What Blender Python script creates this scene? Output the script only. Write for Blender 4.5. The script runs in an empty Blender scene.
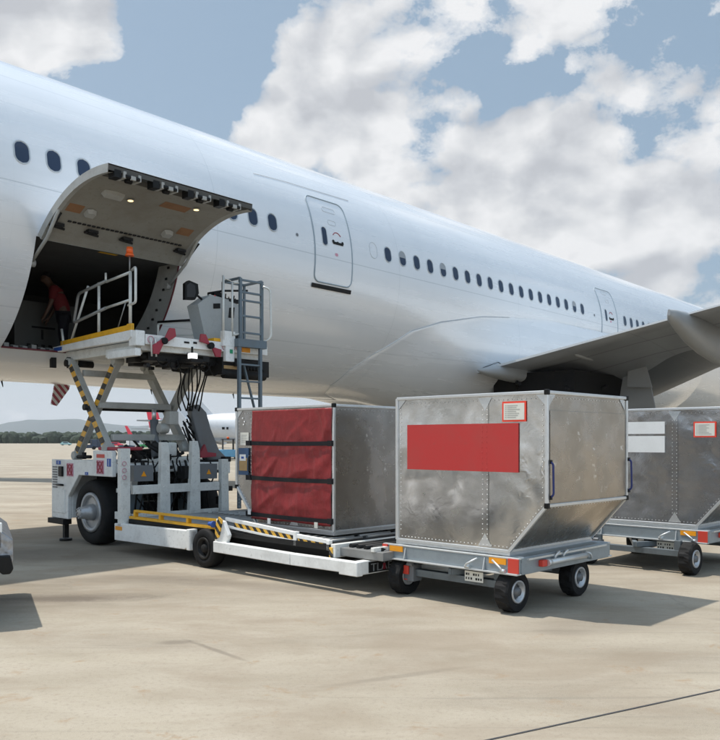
import bpy, bmesh, math, random
from mathutils import Vector, Matrix, noise
random.seed(7)
C = bpy.context.scene.collection
R = math.radians
# ------------------------------------------------------------------ materials
def newmat(name):
    m = bpy.data.materials.new(name); m.use_nodes = True
    nt = m.node_tree; return m, nt, nt.nodes['Principled BSDF']
def N(nt, t, **kw):
    n = nt.nodes.new(t)
    for k, v in kw.items():
        if k in n.inputs: n.inputs[k].default_value = v
        else: setattr(n, k, v)
    return n
def ramp(nt, fac, stops):
    r = nt.nodes.new('ShaderNodeValToRGB')
    while len(r.color_ramp.elements) < len(stops): r.color_ramp.elements.new(0.5)
    for e, (p, c) in zip(r.color_ramp.elements, stops):
        e.position = p; e.color = (c[0], c[1], c[2], 1) if not isinstance(c, (int, float)) else (c, c, c, 1)
    nt.links.new(fac, r.inputs[0]); return r.outputs[0]
def math_(nt, op, a, b=None, clamp=False):
    n = nt.nodes.new('ShaderNodeMath'); n.operation = op; n.use_clamp = clamp
    for i, v in enumerate((a, b)):
        if v is None: continue
        if isinstance(v, (int, float)): n.inputs[i].default_value = v
        else: nt.links.new(v, n.inputs[i])
    return n.outputs[0]
def mix(nt, fac, a, b, mode='MIX'):
    n = nt.nodes.new('ShaderNodeMix'); n.data_type = 'RGBA'; n.blend_type = mode
    for i, v in ((0, fac), (6, a), (7, b)):
        if isinstance(v, (int, float)): n.inputs[i].default_value = v
        elif isinstance(v, tuple): n.inputs[i].default_value = (v[0], v[1], v[2], 1)
        else: nt.links.new(v, n.inputs[i])
    return n.outputs[2]
def objco(nt, scale=(1, 1, 1), loc=(0, 0, 0), rot=(0, 0, 0)):
    t = nt.nodes.new('ShaderNodeTexCoord'); mp = nt.nodes.new('ShaderNodeMapping')
    mp.inputs['Scale'].default_value = scale; mp.inputs['Location'].default_value = loc; mp.inputs['Rotation'].default_value = rot
    nt.links.new(t.outputs['Object'], mp.inputs[0]); return mp.outputs[0]
def noi(nt, co, scale, detail=4, rough=.55, dist=0):
    n = nt.nodes.new('ShaderNodeTexNoise'); n.inputs['Scale'].default_value = scale
    n.inputs['Detail'].default_value = detail; n.inputs['Roughness'].default_value = rough; n.inputs['Distortion'].default_value = dist
    nt.links.new(co, n.inputs['Vector']); return n.outputs[0]
def bump(nt, b, h, strength=.3, dist=.01):
    n = nt.nodes.new('ShaderNodeBump'); n.inputs['Strength'].default_value = strength; n.inputs['Distance'].default_value = dist
    nt.links.new(h, n.inputs['Height']); nt.links.new(n.outputs[0], b.inputs['Normal']); return n
def paint(name, col, rough=.45, metal=0.0, dirt=.25, dirtcol=(.12, .09, .06), scale=3.0, coat=0):
    m, nt, b = newmat(name); co = objco(nt)
    n1 = noi(nt, co, scale, 8, .65); n2 = noi(nt, co, scale * 9, 4, .6)
    f = math_(nt, 'MULTIPLY', ramp(nt, n1, [(.48, 0), (.72, 1)]), dirt)
    f2 = math_(nt, 'MULTIPLY', ramp(nt, n2, [(.56, 0), (.68, 1)]), dirt * .7)
    c = mix(nt, math_(nt, 'MAXIMUM', f, f2), col, dirtcol)
    nt.links.new(c, b.inputs['Base Color'])
    nt.links.new(math_(nt, 'ADD', math_(nt, 'MULTIPLY', n1, .25), rough - .1), b.inputs['Roughness'])
    b.inputs['Metallic'].default_value = metal; b.inputs['Coat Weight'].default_value = coat
    if sum(col) < .06: b.inputs['Specular IOR Level'].default_value = .2
    bump(nt, b, n2, .12, .004); return m
def alu(name, col=(.55, .55, .545), rough=.24, dent=.6, scale=1.6, stain=.5, crease=.5, face=0):
    m, nt, b = newmat(name); co = objco(nt)
    big = noi(nt, co, scale, 2, .45, .2); mid = noi(nt, co, scale * 2.3, 5, .55, .25); fine = noi(nt, co, scale * 26, 3, .6)
    zone = ramp(nt, noi(nt, objco(nt, loc=(4, 2, 1.3)), 2.4, 3, .5), [(.44, 0), (.56, 1)])
    zd = nt.nodes.new('ShaderNodeVectorMath'); zd.operation = 'DISTANCE'; nt.links.new(objco(nt, (1.6, 0, 1)), zd.inputs[0]); zd.inputs[1].default_value = (-.2 * 1.6, 0, 1.62)
    near = ramp(nt, zd.outputs['Value'], [(.18, 1), (.55, .10)])
    zone = math_(nt, 'MULTIPLY', zone, near)
    rid = math_(nt, 'ABSOLUTE', math_(nt, 'SUBTRACT', noi(nt, co, 5.5, 2, .5, .7), .5))
    cr = math_(nt, 'MULTIPLY', ramp(nt, rid, [(0, 1), (.10, 0)]), zone)
    h = math_(nt, 'ADD', math_(nt, 'MULTIPLY', big, 2.0), math_(nt, 'MULTIPLY', mid, .22))
    h = math_(nt, 'ADD', h, math_(nt, 'MULTIPLY', cr, crease * .26))
    h = math_(nt, 'ADD', h, math_(nt, 'MULTIPLY', fine, .008))
    bump(nt, b, h, dent, .05)
    st = ramp(nt, mid, [(.38, 0), (.68, 1)])
    c = mix(nt, math_(nt, 'MULTIPLY', st, stain), col, (col[0] * .6, col[1] * .57, col[2] * .52))
    sp = ramp(nt, noi(nt, co, 6, 8, .72), [(.61, 0), (.64, 1)])
    c = mix(nt, math_(nt, 'MULTIPLY', math_(nt, 'MULTIPLY', sp, math_(nt, 'ADD', zone, .35, True)), .8), c, (.82, .82, .81))
    sc2 = ramp(nt, noi(nt, objco(nt, (2, 2, 30), rot=(0, .6, .2)), 2.2, 6, .7), [(.66, 0), (.69, 1)])
    c = mix(nt, math_(nt, 'MULTIPLY', sc2, .25), c, (.8, .8, .8))
    nt.links.new(c, b.inputs['Base Color']); b.inputs['Metallic'].default_value = .95
    nt.links.new(math_(nt, 'ADD', math_(nt, 'MULTIPLY', st, .14), rough), b.inputs['Roughness']); return m
def stripes(name, ca, cb, freq, direction, duty=.5, rough=.5):
    m, nt, b = newmat(name); co = objco(nt)
    d = nt.nodes.new('ShaderNodeVectorMath'); d.operation = 'DOT_PRODUCT'; d.inputs[1].default_value = direction; nt.links.new(co, d.inputs[0])
    fr = math_(nt, 'FRACT', math_(nt, 'MULTIPLY', d.outputs['Value'], freq))
    f = math_(nt, 'GREATER_THAN', fr, duty)
    c = mix(nt, f, ca, cb)
    c = mix(nt, math_(nt, 'MULTIPLY', ramp(nt, noi(nt, co, 14, 6, .7), [(.5, 0), (.66, 1)]), .55), c, (.16, .14, .12))
    nt.links.new(c, b.inputs['Base Color']); b.inputs['Roughness'].default_value = rough; return m
def emis(name, col, s):
    m, nt, b = newmat(name); b.inputs['Base Color'].default_value = (*col, 1); b.inputs['Emission Color'].default_value = (*col, 1); b.inputs['Emission Strength'].default_value = s; return m
MT = {}
MT['white'] = paint('white_machine_paint', (.82, .82, .79), .45, 0, .32, scale=2.2)
MT['offwhite'] = paint('aged_white_paint', (.70, .70, .66), .5, 0, .38)
MT['scissor'] = paint('scissor_grey_paint', (.42, .42, .39), .5, 0, .35)
MT['grey'] = paint('grey_machine_paint', (.15, .16, .17), .45, 0, .3)
MT['bluegrey'] = paint('blue_grey_ladder_paint', (.13, .17, .20), .45, .2, .25)
MT['consolegrey'] = paint('console_paint', (.40, .42, .42), .5, 0, .2)
MT['dark'] = paint('dark_greasy_steel', (.018, .018, .018), .5, .2, .3, (.05, .04, .03), 6)
MT['black'] = paint('black_plastic', (.010, .010, .010), .4, 0, .05, (.03, .03, .03))
MT['yellow'] = paint('yellow_rail_paint', (.78, .40, .015), .45, 0, .35, (.15, .09, .04), 5)
MT['red'] = paint('faded_red_paint', (.34, .03, .05), .5, 0, .25)
MT['brightred'] = paint('red_reflector', (.60, .05, .03), .4, 0, .12)
MT['orange'] = paint('amber_reflector', (.85, .33, .01), .35, 0, .1)
MT['panelred'] = paint('red_vinyl_panel', (.48, .035, .032), .45, 0, .4, (.36, .07, .055), 2)
MT['rubber'] = paint('tyre_rubber', (.012, .012, .0125), .7, 0, .25, (.05, .045, .04), 8)
MT['rim'] = paint('grey_wheel_rim', (.38, .39, .40), .4, .5, .3)
MT['rimdark'] = paint('dusty_wheel_disc', (.16, .165, .17), .5, .4, .4)
MT['rimlight'] = paint('pale_wheel_rim', (.50, .51, .52), .35, .6, .35)
MT['galvdark'] = paint('dull_galvanised', (.15, .175, .19), .5, .4, .4, (.08, .08, .08), 7)
MT['galv'] = paint('galvanised_steel', (.30, .345, .375), .42, .5, .4, (.20, .22, .23), 7)
MT['galvlight'] = paint('bright_galvanised_lip', (.62, .64, .64), .38, .6, .25, (.3, .3, .28), 6)
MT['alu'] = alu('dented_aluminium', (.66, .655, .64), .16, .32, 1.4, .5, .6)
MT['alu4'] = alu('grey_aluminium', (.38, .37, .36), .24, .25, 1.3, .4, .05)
MT['alu2'] = alu('ground_tinted_aluminium', (.46, .415, .36), .22, .22, 1.2, .4, .05)  # tan base colour paints in the ground reflected by the end faces
MT['alu3'] = alu('scuffed_aluminium', (.60, .60, .615), .16, .45, 1.8, .5, .7)
MT['edge'] = paint('extruded_aluminium_edge', (.70, .71, .71), .33, .75, .2, (.3, .29, .27), 8)
MT['rivet'] = paint('rivet_heads', (.82, .82, .80), .3, .6, .1)
MT['label'] = paint('paper_label', (.72, .70, .62), .6, 0, .12)
MT['labelred'] = paint('label_red_border', (.85, .06, .03), .5, 0, .05)
MT['blue'] = paint('blue_sticker', (.02, .09, .38), .5, 0, .15)
MT['navy'] = paint('navy_strap', (.02, .03, .14), .7, 0, .1)
MT['pouch'] = paint('blue_pouch', (.02, .07, .16), .35, 0, .1)
MT['brown'] = paint('brown_paper', (.42, .27, .12), .7, 0, .3, (.15, .1, .05), 25)
MT['strap'] = paint('black_webbing', (.015, .015, .018), .8, 0, .15)
MT['pink'] = paint('pink_sticker', (.62, .30, .38), .55, 0, .2)
MT['glass'] = paint('dark_glass', (.02, .035, .07), .06, 0, .02)
MT['mirror'] = paint('black_mirror_back', (.02, .02, .022), .3, 0, .1)
MT['beacon'] = paint('orange_beacon_lens', (.85, .13, .02), .25, 0, .05)
MT['whiteplate'] = paint('white_plate', (.80, .80, .78), .5, 0, .1)
MT['lamp'] = emis('warm_door_lamp', (1, .72, .33), 2.2)
MT['worklamp'] = emis('white_work_lamp', (1, 1, .96), 1.6)
MT['pipe'] = paint('white_rail_tube', (.66, .66, .62), .35, .2, .25)
MT['greypipe'] = paint('worn_grey_tube', (.28, .28, .27), .4, .4, .3)
MT['hazL'] = stripes('hazard_stripes_a', (.012, .012, .012), (.80, .42, .04), 4.6, (-.25, 0, 1))
MT['hazR'] = stripes('hazard_stripes_b', (.012, .012, .012), (.80, .42, .04), 4.6, (.25, 0, 1))
MT['hazrail'] = stripes('hazard_stripes_rail', (.015, .015, .015), (.80, .45, .05), 7, (1, 0, 1))
MT['fin'] = stripes('red_white_stripes', (.30, .035, .06), (.62, .60, .58), 8.5, (.75, 0, .66), .5)
# curtain
def curtain_mat():
    m, nt, b = newmat('red_tarpaulin'); co = objco(nt)
    n1 = noi(nt, co, 5, 6, .6, .6); n2 = noi(nt, objco(nt, (7, 7, 1.5)), 1.2, 5, .6, 1.2)
    c = ramp(nt, n1, [(.3, (.18, .013, .015)), (.75, (.29, .024, .026))])
    nt.links.new(c, b.inputs['Base Color']); b.inputs['Roughness'].default_value = .42
    bump(nt, b, math_(nt, 'ADD', n1, n2), .32, .025); return m
MT['tarp'] = curtain_mat()
# ------------------------------------------------------------------ builders
class M:
    def __init__(s): s.bm = bmesh.new(); s.mi = 0
    def face(s, pts):
        vs = [s.bm.verts.new(p) for p in pts]
        f = s.bm.faces.new(vs); f.material_index = s.mi; return f
    def box(s, x0, x1, y0, y1, z0, z1):
        v = [s.bm.verts.new((x, y, z)) for x in (x0, x1) for y in (y0, y1) for z in (z0, z1)]
        for q in ((0, 1, 3, 2), (4, 6, 7, 5), (0, 4, 5, 1), (2, 3, 7, 6), (0, 2, 6, 4), (1, 5, 7, 3)):
            f = s.bm.faces.new([v[i] for i in q]); f.material_index = s.mi
        return s
    def beam(s, p, q, w, h, up=(0, 0, 1)):
        p, q = Vector(p), Vector(q); d = (q - p).normalized(); u = Vector(up)
        if abs(d.dot(u)) > .98: u = Vector((0, 1, 0))
        a = d.cross(u).normalized(); c = a.cross(d).normalized()
        v = []
        for e in (p, q):
            for i, j in ((-1, -1), (1, -1), (1, 1), (-1, 1)): v.append(s.bm.verts.new(e + a * w / 2 * i + c * h / 2 * j))
        for qd in ((0, 1, 2, 3), (7, 6, 5, 4), (0, 4, 5, 1), (1, 5, 6, 2), (2, 6, 7, 3), (3, 7, 4, 0)):
            f = s.bm.faces.new([v[i] for i in qd]); f.material_index = s.mi
        return s
    def tube(s, pts, r, seg=10, closed=False):
        pts = [Vector(p) for p in pts]; n = len(pts); rings = []
        u = None
        for i, p in enumerate(pts):
            a = pts[(i - 1) % n] if (i > 0 or closed) else p
            b = pts[(i + 1) % n] if (i < n - 1 or closed) else p
            d = (b - a).normalized()
            if u is None:
                u = d.orthogonal().normalized()
            u = (u - d * u.dot(d)).normalized(); w = d.cross(u)
            rings.append([s.bm.verts.new(p + (u * math.cos(t) + w * math.sin(t)) * r) for t in [2 * math.pi * k / seg for k in range(seg)]])
        m_ = n if closed else n - 1
        for i in range(m_):
            A, B = rings[i], rings[(i + 1) % n]
            for k in range(seg):
                f = s.bm.faces.new((A[k], A[(k + 1) % seg], B[(k + 1) % seg], B[k])); f.material_index = s.mi; f.smooth = True
        if not closed:
            for rg in (rings[0][::-1], rings[-1]):
                f = s.bm.faces.new(rg); f.material_index = s.mi
        return s
    def bent(s, pts, r, rad=.06, seg=8, closed=False):   # tube with rounded corners
        P = [Vector(p) for p in pts]; out = []
        n = len(P)
        for i, p in enumerate(P):
            if not closed and i in (0, n - 1): out.append(p); continue
            a = P[(i - 1) % n]; b = P[(i + 1) % n]
            ra = min(rad, (a - p).length * .45, (b - p).length * .45)
            e1 = p + (a - p).normalized() * ra; e2 = p + (b - p).normalized() * ra
            for t in (0, .33, .67, 1): out.append(e1 * (1 - t) ** 2 + p * 2 * t * (1 - t) + e2 * t * t)
        return s.tube(out, r, seg, closed)
    def cyl(s, p, q, r, seg=16, r2=None):
        p, q = Vector(p), Vector(q); d = (q - p).normalized(); u = d.orthogonal().normalized(); w = d.cross(u)
        r2 = r if r2 is None else r2
        A = [s.bm.verts.new(p + (u * math.cos(2 * math.pi * k / seg) + w * math.sin(2 * math.pi * k / seg)) * r) for k in range(seg)]
        B = [s.bm.verts.new(q + (u * math.cos(2 * math.pi * k / seg) + w * math.sin(2 * math.pi * k / seg)) * r2) for k in range(seg)]
        for k in range(seg):
            f = s.bm.faces.new((A[k], A[(k + 1) % seg], B[(k + 1) % seg], B[k])); f.material_index = s.mi; f.smooth = True
        for g in (A[::-1], B):
            f = s.bm.faces.new(g); f.material_index = s.mi
        return s
    def prism(s, poly, axis, a, b):
        def mk(p, t):
            return {'y': (p[0], t, p[1]), 'x': (t, p[0], p[1]), 'z': (p[0], p[1], t)}[axis]
        A = [s.bm.verts.new(mk(p, a)) for p in poly]; B = [s.bm.verts.new(mk(p, b)) for p in poly]; n = len(poly)
        for k in range(n):
            f = s.bm.faces.new((A[k], A[(k + 1) % n], B[(k + 1) % n], B[k])); f.material_index = s.mi
        for g in (A[::-1], B):
            f = s.bm.faces.new(g); f.material_index = s.mi
        return s
    def lathe(s, prof, c, axis, seg=32, lug=None, loop=False):   # prof: (radius, offset along axis)
        c = Vector(c); d = Vector(axis).normalized(); u = d.orthogonal().normalized(); w = d.cross(u); rings = []
        for (r, a) in prof:
            rg = []
            for k in range(seg):
                t = 2 * math.pi * k / seg; rr = r
                if lug and r > lug[0]: rr = r + (lug[1] if (k // 2 + (1 if a > 0 else 0)) % 2 else 0)
                rg.append(s.bm.verts.new(c + d * a + (u * math.cos(t) + w * math.sin(t)) * rr))
            rings.append(rg)
        for A, B in zip(rings, rings[1:] + ([rings[0]] if loop else [])):
            for k in range(seg):
                f = s.bm.faces.new((A[k], A[(k + 1) % seg], B[(k + 1) % seg], B[k])); f.material_index = s.mi; f.smooth = lug is None
        for g in (() if loop else (rings[0][::-1], rings[-1])):
            f = s.bm.faces.new(g); f.material_index = s.mi
        return s
    def dome(s, c, nrm, r=.006, seg=6):
        c = Vector(c); d = Vector(nrm).normalized(); u = d.orthogonal().normalized(); w = d.cross(u)
        A = [s.bm.verts.new(c + (u * math.cos(2 * math.pi * k / seg) + w * math.sin(2 * math.pi * k / seg)) * r) for k in range(seg)]
        B = [s.bm.verts.new(c + d * r * .7 + (u * math.cos(2 * math.pi * k / seg) + w * math.sin(2 * math.pi * k / seg)) * r * .55) for k in range(seg)]
        for k in range(seg):
            f = s.bm.faces.new((A[k], A[(k + 1) % seg], B[(k + 1) % seg], B[k])); f.material_index = s.mi
        f = s.bm.faces.new(B); f.material_index = s.mi
    def grid(s, fn, us, vs, smooth=True, skip=None, loopv=False):
        V = [[s.bm.verts.new(fn(u, v)) for v in vs] for u in us]
        nv = len(vs)
        for i in range(len(us) - 1):
            for j in range(nv if loopv else nv - 1):
                if skip and skip(us[i], us[i + 1], vs[j], vs[(j + 1) % nv]): continue
                f = s.bm.faces.new((V[i][j], V[i + 1][j], V[i + 1][(j + 1) % nv], V[i][(j + 1) % nv])); f.material_index = s.mi; f.smooth = smooth
        return V
    def text(s, body, size, mat):
        cu = bpy.data.curves.new('t', 'FONT'); cu.body = body; cu.size = size; cu.extrude = .002
        o = bpy.data.objects.new('t', cu); C.objects.link(o)
        me = bpy.data.meshes.new_from_object(o); bpy.data.objects.remove(o)
        me.transform(mat); tmp = bmesh.new(); tmp.from_mesh(me)
        mp = {}
        for v in tmp.verts: mp[v] = s.bm.verts.new(v.co)
        for f in tmp.faces:
            try:
                g = s.bm.faces.new([mp[v] for v in f.verts]); g.material_index = s.mi
            except ValueError: pass
        tmp.free()
        return s
    def build(s, name, mats, parent=None, bevel=0, recalc=True):
        if recalc: bmesh.ops.recalc_face_normals(s.bm, faces=s.bm.faces[:])
        me = bpy.data.meshes.new(name); s.bm.to_mesh(me); s.bm.free()
        for m_ in (mats if isinstance(mats, (list, tuple)) else [mats]): me.materials.append(MT[m_] if isinstance(m_, str) else m_)
        o = bpy.data.objects.new(name, me); C.objects.link(o)
        if parent: o.parent = parent
        if bevel:
            b = o.modifiers.new('bevel', 'BEVEL'); b.width = bevel; b.segments = 2; b.limit_method = 'ANGLE'; b.angle_limit = R(40)
        return o
def islands(m, name, mats, parent, bevel=0):
    m.bm.verts.index_update(); seen = set(); out = []
    for v0 in m.bm.verts:
        if v0 in seen: continue
        st = [v0]; comp = []; seen.add(v0)
        while st:
            v = st.pop(); comp.append(v)
            for e in v.link_edges:
                o = e.other_vert(v)
                if o not in seen: seen.add(o); st.append(o)
        n = M(); mp = {v: n.bm.verts.new(v.co) for v in comp}; fs = {f for v in comp for f in v.link_faces}
        for f in fs:
            g = n.bm.faces.new([mp[v] for v in f.verts]); g.material_index = f.material_index; g.smooth = f.smooth
        out.append(n.build(name, mats, parent, bevel))
    m.bm.free(); return out
def tag(o, label=None, cat=None, group=None, kind=None):
    if label: o['label'] = label
    if cat: o['category'] = cat
    if group: o['group'] = group
    if kind: o['kind'] = kind
    return o
def thing(name, loc, rz, label, cat, group=None):
    o = bpy.data.objects.new(name, None); C.objects.link(o); o.location = loc; o.rotation_euler = (0, 0, rz)
    o.empty_display_size = .2
    return tag(o, label, cat, group)
def copy_tree(o, parent=None):
    c = o.copy(); C.objects.link(c)
    if parent: c.parent = parent
    for ch in [x for x in bpy.data.objects if x.parent == o]: copy_tree(ch, c)
    return c
ROT = math.atan2(-.698, .716)        # heading shared by loader and dollies (at right angles to the aircraft, almost)
def wheel(root, c, axis, rad, wid, rimr, name='wheel', lugs=True, tyre='rubber', rim='rim', bolts=6, hub=.05, seg=40):
    ax = Vector(axis).normalized()
    t = M(); h = wid / 2
    prof = [(rimr, -h * .85), (rimr + .25 * (rad - rimr), -h), (rad * .93, -h), (rad * .98, -h * .75)] + ([(rad * .985, 0), (rad * .98, h * .75)] if lugs else [(rad, -h * .4), (rad, h * .4), (rad * .98, h * .75)]) + [(rad * .93, h), (rimr + .25 * (rad - rimr), h), (rimr, h * .85)]
    t.lathe(prof, c, ax, seg, (rad * .95, rad * .05) if lugs else None, True)
    w = t.build(name, tyre, root)
    r = M(); cc = Vector(c)
    r.lathe([(rimr * .9, -h * .8), (rimr * 1.0, h * .6), (rimr * 1.03, h * .86), (rimr * 1.03, h * 1.04), (rimr * .84, h * 1.04), (rimr * .80, h * .45)], c, ax, 28)
    r.mi = 1; r.lathe([(rimr * .82, h * .43), (rimr * .5, h * .5), (rimr * .42, h * .62), (rimr * .36, h * .5 + hub), (rimr * .05, h * .5 + hub)], c, ax, 28)
    if rim == 'rim' and rad > .5:
        r.mi = 0; r.lathe([(rimr * .95, h * .80), (rimr * .9, h * .9), (rimr * .5, h * .62), (rimr * .3, h * .60)], c, ax, 32)
        r.mi = 1; uu = ax.orthogonal().normalized(); vv = ax.cross(uu)
        for k in range(8):
            a = 2 * math.pi * (k + .5) / 8; p = cc + ax * h * .755 + (uu * math.cos(a) + vv * math.sin(a)) * rimr * .74; r.cyl(p, p + ax * .008, rimr * .10, 12)
    u = ax.orthogonal().normalized(); v = ax.cross(u)
    for k in range(bolts):
        a = 2 * math.pi * k / bolts
        p = cc + ax * h * .47 + (u * math.cos(a) + v * math.sin(a)) * rimr * .6
        r.cyl(p, p + ax * .02, rimr * .07, 6)
    r.build('rim', [rim, 'rimdark' if rim == 'rimlight' else ('dark' if rad > .5 else rim)], w)
    return w
# ------------------------------------------------------------------ ground
def ground_mat():
    m, nt, b = newmat('apron_concrete')
    co = objco(nt); cs = objco(nt, (1, 2.6, 1), rot=(0, 0, R(-6)))
    big = noi(nt, cs, .22, 6, .6, .4); mid = noi(nt, cs, 1.1, 8, .65, .3); fine = noi(nt, co, 26, 6, .7); grit = noi(nt, co, 150, 3, .7)
    streak = noi(nt, objco(nt, (1.0, 2.8, 1), rot=(0, 0, R(-12))), 1.0, 9, .72, .8)
    c = ramp(nt, big, [(.3, (.20, .166, .120)), (.48, (.300, .258, .195)), (.7, (.395, .348, .270))])
    c = mix(nt, math_(nt, 'MULTIPLY', ramp(nt, mid, [(.35, 0), (.75, 1)]), .45), c, (.43, .38, .31))
    c = mix(nt, math_(nt, 'MULTIPLY', ramp(nt, streak, [(.52, 0), (.66, 1)]), .38), c, (.25, .195, .14))
    c = mix(nt, math_(nt, 'MULTIPLY', ramp(nt, fine, [(.52, 0), (.68, 1)]), .5), c, (.20, .165, .13))
    c = mix(nt, math_(nt, 'MULTIPLY', ramp(nt, grit, [(.38, 1), (.48, 0)]), .4), c, (.5, .45, .37))
    cv = nt.nodes.new('ShaderNodeTexVoronoi'); cv.feature = 'DISTANCE_TO_EDGE'; cv.inputs['Scale'].default_value = .2
    wv_ = nt.nodes.new('ShaderNodeTexNoise'); wv_.inputs['Scale'].default_value = 2.2; wv_.inputs['Detail'].default_value = 8; nt.links.new(co, wv_.inputs['Vector'])
    wa = nt.nodes.new('ShaderNodeVectorMath'); wa.operation = 'MULTIPLY_ADD'; nt.links.new(wv_.outputs['Color'], wa.inputs[0]); wa.inputs[1].default_value = (.5, .5, .5); nt.links.new(co, wa.inputs[2]); nt.links.new(wa.outputs[0], cv.inputs['Vector'])
    ck = math_(nt, 'MULTIPLY', ramp(nt, cv.outputs['Distance'], [(.0, 1), (.004, 0)]), ramp(nt, noi(nt, co, .6, 3, .5), [(.52, 0), (.6, 1)]))
    c = mix(nt, math_(nt, 'MULTIPLY', ck, .3), c, (.13, .115, .095))
    sk_ = ramp(nt, noi(nt, objco(nt, (.35, 9, 1), rot=(0, 0, R(-33))), .9, 4, .5, .1), [(.64, 0), (.69, 1)])
    c = mix(nt, math_(nt, 'MULTIPLY', sk_, .22), c, (.15, .135, .115))
    rust = ramp(nt, noi(nt, co, 2.3, 8, .7, .5), [(.60, 0), (.68, 1)])
    c = mix(nt, math_(nt, 'MULTIPLY', rust, .65), c, (.29, .20, .12))
    bl = ramp(nt, noi(nt, objco(nt, (1, 1.6, 1), loc=(5, 3, 0)), .55, 5, .6, .6), [(.48, 0), (.62, 1)])
    c = mix(nt, math_(nt, 'MULTIPLY', bl, .5), c, (.25, .20, .145))
    # stains where vehicles stand: (x, y, rx, ry, rot, strength)
    for (sx, sy, rx, ry, an, st) in ((-3.3, 9.3, 1.3, .32, 5, .85), (-1.25, 7.0, .6, .04, -48, .5), (-4.6, 12.8, 6, 1.1, -2, .6), (-1.5, 10.2, 2.2, .35, -20, .45), (2.2, 7.9, 1.2, .5, 10, .35), (1.9, 7.6, .35, .2, 0, .3), (.3, 6.2, .7, .06, 25, .3), (-1.6, 7.25, .25, .1, 10, .5), (-3.0, 10.6, 2.2, .5, 8, .3), (-4.0, 16, 9, 1.0, 0, .28), (3.8, 8.1, .5, .12, -20, .45)):
        mp = nt.nodes.new('ShaderNodeMapping'); mp.vector_type = 'TEXTURE'
        mp.inputs['Location'].default_value = (sx, sy, 0); mp.inputs['Rotation'].default_value = (0, 0, R(an)); mp.inputs['Scale'].default_value = (rx, ry, 1)
        nt.links.new(co, mp.inputs[0])
        ln = nt.nodes.new('ShaderNodeVectorMath'); ln.operation = 'LENGTH'; nt.links.new(mp.outputs[0], ln.inputs[0])
        d = math_(nt, 'ADD', ln.outputs['Value'], math_(nt, 'MULTIPLY', math_(nt, 'SUBTRACT', streak, .5), 1.6))
        d = math_(nt, 'ADD', d, math_(nt, 'MULTIPLY', math_(nt, 'SUBTRACT', fine, .5), .9))
        c = mix(nt, math_(nt, 'MULTIPLY', ramp(nt, d, [(.35, 1), (1.0, 0)]), st), c, (.13, .105, .08))
    nt.links.new(c, b.inputs['Base Color']); b.inputs['Roughness'].default_value = .8; b.inputs['Specular IOR Level'].default_value = .3
    h = math_(nt, 'ADD', math_(nt, 'MULTIPLY', fine, .6), math_(nt, 'MULTIPLY', grit, .5))
    bump(nt, b, h, .35, .006); return m
g = M(); g.grid(lambda u, v: (u, v, 0), [-8000, -400, -60, 0, 60, 400, 8000], [-800, -60, 0, 60, 400, 8500], False)
tag(g.build('ground', ground_mat(), None), kind='structure')
MT['joint'] = paint('joint_sealant', (.045, .045, .05), .7, 0, .3, (.2, .17, .13), 9)
jd = Vector((.878, .478, 0)); jn = Vector((-.478, .878, 0)); jp = Vector((.77, 4.88, 0))
j = M()
for k in range(-1, 7):
    if k in (1, 2): continue
    a = jp + jn * 6.5 * k; w = .008
    j.face([a - jd * 40 - jn * w + Vector((0, 0, .004)), a + jd * 60 - jn * w + Vector((0, 0, .004)), a + jd * 60 + jn * w + Vector((0, 0, .004)), a - jd * 40 + jn * w + Vector((0, 0, .004))])
tag(j.build('pavement_joints', 'joint'), kind='structure')
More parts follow.
